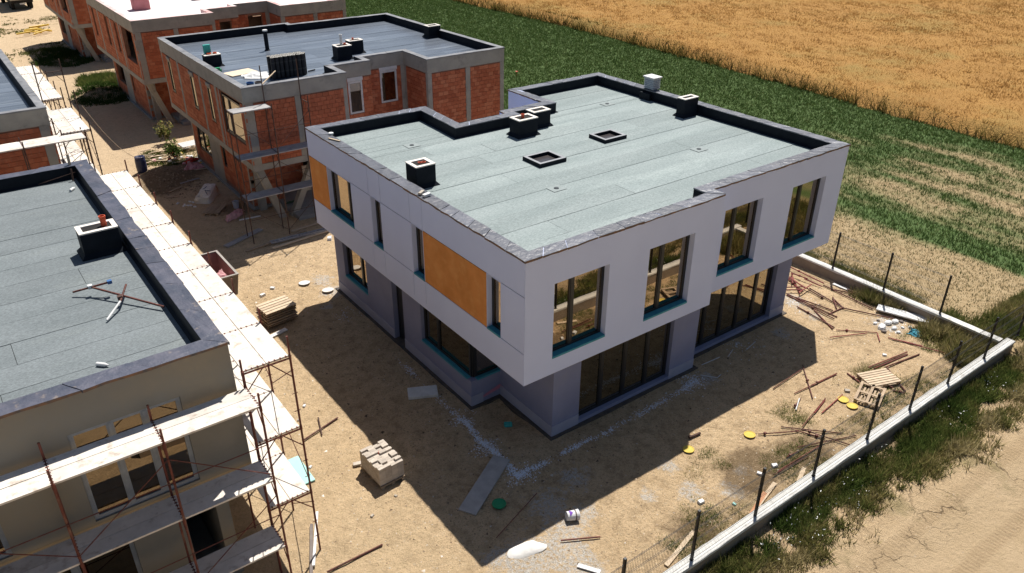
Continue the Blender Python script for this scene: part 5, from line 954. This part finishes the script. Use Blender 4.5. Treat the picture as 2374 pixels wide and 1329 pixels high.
crumple('pink_bags', [(-3.95, 15.1), (-3.3, 15.1), (-3.3, 16.0), (-3.95, 16.0)], .75, .28, pinkp, 'pink crumpled sheets inside the skip bin', 'sheet', 10, 12)
# stack of slatted panels beside the walkway
t = empty('board_stack', (-2.6, 12.35, 0), 'stack of brown slatted formwork boards by the walkway', 'board stack', rz=.10)
for lv in range(7):
    z = .10+lv*.10; jx, jy = random.uniform(-.05, .05), random.uniform(-.06, .06)
    for k in range(5): y = -.42+k*.19; MB().box(-.62+jx, y-.075+jy, z, .62+jx, y+.075+jy, z+.035).build('board', woodm if lv < 6 else woodp, t, xf=Matrix())
    MB().box(-.5+jx, -.42+jy, z-.06, -.42+jx, .42+jy, z-.002).box(.42+jx, -.42+jy, z-.06, .5+jx, .42+jy, z-.002).build('spacer', rustpipe, t, xf=Matrix())
simple('white_strip', lambda b_: b_.box(-.4, -.09, 0, .4, .09, .05), (-3.0, 11.35, .03), .25, whitem, 'white strip in front of the stack of slatted boards', 'strip')
# drum, sapling, rubbish
t = empty('plastic_drum', (-2.62, 31.9, .05), 'dark blue plastic drum standing beside the lane', 'drum')
MB().lathe((0, 0, 0), [(0, 0), (.24, 0), (.27, .08), (.29, .35), (.285, .37), (.30, .40), (.29, .43), (.29, .68), (.27, .9), (.25, .93), (.27, .95), (.27, .98), (.23, .98), (.23, .8), (0, .8)], 20).build('drum_body', bluep, t, xf=Matrix(), smooth=True)
def shrub(name, loc, h, r, nl, tint, label, size=.07, cat='shrub', layers=1):
    t = empty(name, loc, label, cat); mb = MB(); tips = []
    mb.tube((0, 0, 0), (.02, .03, h*.6), .03, 6, .015); ks = 9
    for k in range(ks):
        a = k*2.4; z0 = h*(.15+.5*k/ks); e = (math.cos(a)*r*random.uniform(.5, .95), math.sin(a)*r*random.uniform(.5, .95), z0+h*random.uniform(.2, .45)); mb.tube((0, 0, z0), e, .012, 5, .005); tips.append(e)
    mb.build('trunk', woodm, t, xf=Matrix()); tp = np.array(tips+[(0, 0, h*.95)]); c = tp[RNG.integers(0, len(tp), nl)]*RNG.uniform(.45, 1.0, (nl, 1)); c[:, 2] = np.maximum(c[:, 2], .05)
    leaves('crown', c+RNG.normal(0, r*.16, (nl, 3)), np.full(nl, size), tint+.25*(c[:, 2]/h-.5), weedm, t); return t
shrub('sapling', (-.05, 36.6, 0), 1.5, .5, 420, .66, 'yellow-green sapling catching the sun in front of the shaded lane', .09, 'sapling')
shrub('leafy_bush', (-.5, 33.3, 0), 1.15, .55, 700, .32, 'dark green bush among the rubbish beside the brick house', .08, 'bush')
for k in range(16):
    x, y = -.9+random.gauss(0, .55), 33.9+random.gauss(0, .8); a = random.gauss(.2, .5); L = random.uniform(.5, 1.2)
    simple('wood_offcut', lambda b_: b_.box(-L/2, -.035, 0, L/2, .035, .03), (x, y, .05+random.random()*.2), a, woodp, ('short ' if L < .85 else 'long ')+'pale wood offcut in the '+('near' if y < 33.4 else 'middle' if y < 34.4 else 'far')+' part of the rubbish heap', 'offcut', 'wood offcuts in the rubbish heap', ry=random.uniform(-.15, .15))
for k in range(22):
    x, y = -.2+random.gauss(0, .6), 32.7+random.gauss(0, .8); s_ = random.uniform(.06, .16); m = random.choice([whitem, whitem, pinkp, cream, yellow, redpipe])
    nm = {whitem: 'white', pinkp: 'pink', cream: 'cream', yellow: 'yellow', redpipe: 'red'}
    simple('rubbish_scrap', lambda b_: b_.hexa([(-s_, -s_, 0), (s_, -s_*.6, 0), (s_, s_, 0), (-s_, s_*.8, 0), (-s_*.6, -s_*.7, s_*.6), (s_*.7, -s_*.5, s_*.4), (s_*.8, s_*.6, s_*.6), (-s_*.6, s_*.6, s_*.5)]), (x, y, .04+random.random()*.1), random.random()*3, m, ('small ' if s_ < .11 else 'large ')+nm[m]+' scrap in the rubbish heap, '+('toward the house wall' if x > -.2 else 'toward the lane'), 'scrap', nm[m]+' scraps in the rubbish heap')
crumple('pink_sheet', [(-.9, 30.4), (.5, 30.9), (.45, 31.7), (-1.0, 31.2)], .05, .3, pinkp, 'torn pink sheet in the shade beside the brick house', 'sheet', 10, 15)
crumple('red_sheet', [(-.3, 31.9), (.6, 32.2), (.6, 32.5), (-.2, 32.3)], .1, .15, pm('red_sheet', (.5, .06, .04)), 'torn red sheet at the corner of the brick house', 'sheet', 8, 17)
crumple('pink_sheet', [(-1.1, 22.5), (.0, 23.1), (.1, 23.6), (-.9, 23.1)], .02, .35, pinkp, 'pink sheet lying by the foot of the scaffold tower', 'sheet', 10, 19)
t = empty('builders_bag', (-.85, 26.2, .0), 'big white woven bag slumped in the shade near the brick house', 'bag', rz=.9); mb = MB(); R_, n_ = 10, 16
for r_ in range(R_+1):
    for i in range(n_):
        a = 2*math.pi*i/n_; f = r_/R_; px = 1.0*(.75+.25*math.cos(2*a))*(1-.25*f); w = 1+.18*noise.noise(Vector((math.cos(a)*2, math.sin(a)*2, f*4))); sq = max(abs(math.cos(a)), abs(math.sin(a))); mb.v.append((math.cos(a)/sq*.85*w*(1-.18*f), math.sin(a)/sq*.45*w*(1-.2*f), .68*math.sin(f*1.5)*(1+.25*math.cos(a))*w))
for r_ in range(R_):
    for i in range(n_): j = (i+1) % n_; mb.f.append((r_*n_+i, r_*n_+j, (r_+1)*n_+j, (r_+1)*n_+i)); mb.mi.append(0)
mb.f.append(tuple(R_*n_+i for i in range(n_))); mb.mi.append(0); mb.build('bag_body', bagm, t, xf=Matrix(), smooth=True)
t.scale = (.85, .85, .72)
for sx, sy in ((-.6, -.3), (.6, .3)): MB().tube((sx, sy, .62), (sx*.5, sy*.2, .80), .02, 5).tube((sx*.5, sy*.2, .8), (sx*.1, sy*.9, .64), .02, 5).build('strap', bluep, t, xf=Matrix())
for k in range(10): simple('bag_scrap', lambda b_: b_.hexa([(-.08, -.06, 0), (.1, -.05, 0), (.09, .07, 0), (-.1, .05, 0), (-.05, -.04, .05), (.06, -.03, .04), (.05, .04, .06), (-.06, .03, .04)]), (-1.75+random.gauss(0, .25), 26.0+random.gauss(0, .35), .01), random.random()*3, whitem, 'torn white scrap lying left of the slumped builders bag', 'scrap', 'scraps beside the builders bag')
t = empty('bucket', (-.05, 24.15, 0), 'white blue bucket in the shade behind the pink sheet', 'bucket'); MB().lathe((0, 0, 0), [(0, 0), (.13, 0), (.16, .36), (.145, .36), (.12, .02), (0, .02)], 16).build('bucket_body', pm('pale_blue_bucket', (.45, .50, .60)), t, xf=Matrix())
for (x, y, L, w_, a, m, tx) in ((-1.05, 20.35, 2.2, .3, .42, plankgrey, 'pale grey boards lying in the shade left of the scaffold foot'), (.1, 19.15, 3.2, .12, .18, woodm, 'long thin plank in the shade before the brick house'), (1.3, 18.65, 3.4, .14, .10, woodp, 'brown beam parallel to the perforated one at the shadow edge'), (1.85, 19.75, 1.6, .12, .1, woodp, 'short beam behind the perforated one'), (.0, 22.35, 1.05, .07, -.1, whitem, 'white bar beside the foot of the scaffold tower')):
    simple('beam', lambda b_: b_.box(-L/2, -w_/2, 0, L/2, w_/2, .06), (x, y, gz(x, y)+.03), a, m, tx, 'beam', bevel=.004)
t = empty('perforated_beam', (1.25, 18.95, .05), 'perforated grey lattice beam lying at the shadow edge behind the white house', 'beam', rz=-.05)
mb = MB().box(-1.5, -.13, 0, 1.5, -.07, .07).box(-1.5, .07, 0, 1.5, .13, .07)
for k in range(17): mb.box(-1.48+k*.18, -.07, .005, -1.40+k*.18, .07, .05)
mb.build('beam_web', plankgrey, t, xf=Matrix())
simple('plywood_sheet', lambda b_: b_.box(-.45, -.3, 0, .45, .3, .02), (2.4, 22.6, .25), .1, pm('green_ply', (.06, .14, .08)), 'dark green plywood leaning under the overhang of the brick house', 'plywood', rx=-.6)
# far lane: truck and yellow pipes
t = empty('truck', (.1, 96.5, 0), 'beige truck parked on the lane at the top left edge', 'truck', rz=.05)
MB().box(-1.15, -3, 1.05, 1.15, 2.6, 2.9).build('cargo_box', pm('truck_beige', (.55, .50, .42)), t, xf=Matrix(), bevel=.03); MB().box(-1.1, -3, .75, 1.1, 4.6, 1.04).build('chassis', dark, t, xf=Matrix())
MB().hexa([(-1.1, 2.75, 1.05), (1.1, 2.75, 1.05), (1.1, 4.7, 1.05), (-1.1, 4.7, 1.05), (-1.05, 2.75, 2.7), (1.05, 2.75, 2.7), (1.05, 4.3, 2.7), (-1.05, 4.3, 2.7)]).build('cab', pm('truck_cab', (.42, .38, .33)), t, xf=Matrix(), bevel=.05)
for y in (-2.0, -1.0, 3.6):
    for sx in (-1, 1): MB().tube((sx*.75, y, .46), (sx*1.08, y, .46), .46, 16).build('wheel', dark, t, xf=Matrix())
MB().box(-.3, -3.03, .6, .3, -3.005, .74).build('number_plate', whitem, t, xf=Matrix())
for k in range(9):
    x, y = -.8+random.gauss(0, .5), 78.6+random.gauss(0, .9); o = MB().tube((x-.7, y-random.uniform(-.6, .6), .12+random.random()*.3), (x+.7, y+random.uniform(-.6, .6), .15+random.random()*.3), .08, 7).build('yellow_pipe', yelpipe, label='yellow plastic pipe in the loose bundle by the far lane, laid '+ORD[k], cat='pipe', group='yellow pipes by the far lane')
# thin pale rods and hooks near the facade foot
for k, (a, c) in enumerate((((7.9, .1), (8.25, -.35)), ((8.25, -.35), (8.5, -.3)), ((8.4, .5), (9.3, .45)), ((9.6, .3), (10.1, .5)), ((10.5, .2), (11.2, .35)))):
    simple('plaster_bead', lambda b_: b_.tube((a[0], a[1], .03), (c[0], c[1], .03), .014, 5), (0, 0, 0), 0, whitem, 'thin pale trim strip in the shade along the house front', 'strip', 'thin trim strips in the house shade')
lab(simple('poppy', lambda b_: b_.lathe((0, 0, .35), [(0, 0), (.09, .03), (.12, .09), (.06, .07), (0, .05)], 7).tube((0, 0, 0), (0, 0, .36), .012, 4), (27.6, 37.2, 0), 0, redpipe, 'single red poppy in the green crop behind the white house', 'flower'))

ex = np.random.default_rng(3)
for k, (x, y, L, a, m, tx) in enumerate(((-1.9, 28.3, .9, .5, woodm, 'brown board scrap on the dark mound beside the brick house'), (-2.3, 27.4, .7, -.4, woodm, 'short brown board lower on the dark mound'), (-.9, 29.0, 1.1, .2, plankgrey, 'grey board lying over the dark mound'), (.2, 30.6, 1.3, -.2, woodp, 'pale board against the foot of the brick house wall'), (1.5, -4.9, 1.5, .25, woodp, 'thin pale lath at the bottom edge inside the fence'), (-.9, -4.0, .6, -1.0, whitem, 'short white lath on the cement stain'), (4.4, -5.1, 1.2, .3, pm('faded_orange_board', (.58, .30, .17), (.48, .24, .13)), 'faded orange plank lying against the front wall'), (4.9, -5.0, 1.3, .25, woodp, 'pale plank beside the faded orange one against the front wall'), (6.4, -5.1, .8, .4, woodp, 'short pale plank under the third fence post'))):
    simple('board_scrap', lambda b_: b_.box(-L/2, -.06, 0, L/2, .06, .03), (x, y, gz(x, y)+.02), a, m, tx, 'board')
x, y = ex.normal(-1.7, .9, 500), ex.normal(29.6, 1.4, 500); z = np.array([gz(a, c) for a, c in zip(x, y)])
chips('mound_rubble', np.stack([x, y, z], 1), np.full(500, .05), ex.random(500)*.5, stonem, 'broken clods and brick rubble on the dark mound')
x, y = scatter(2600, -5.5, 17, -5, 19, notin, False); z = np.array([gz(a, c) for a, c in zip(x, y)])
chips('dirt_clods', np.stack([x, y, z-.004], 1), RNG.uniform(.02, .045, len(x)), RNG.random(len(x))*.45, stonem, 'brown dirt clods strewn over the yard')
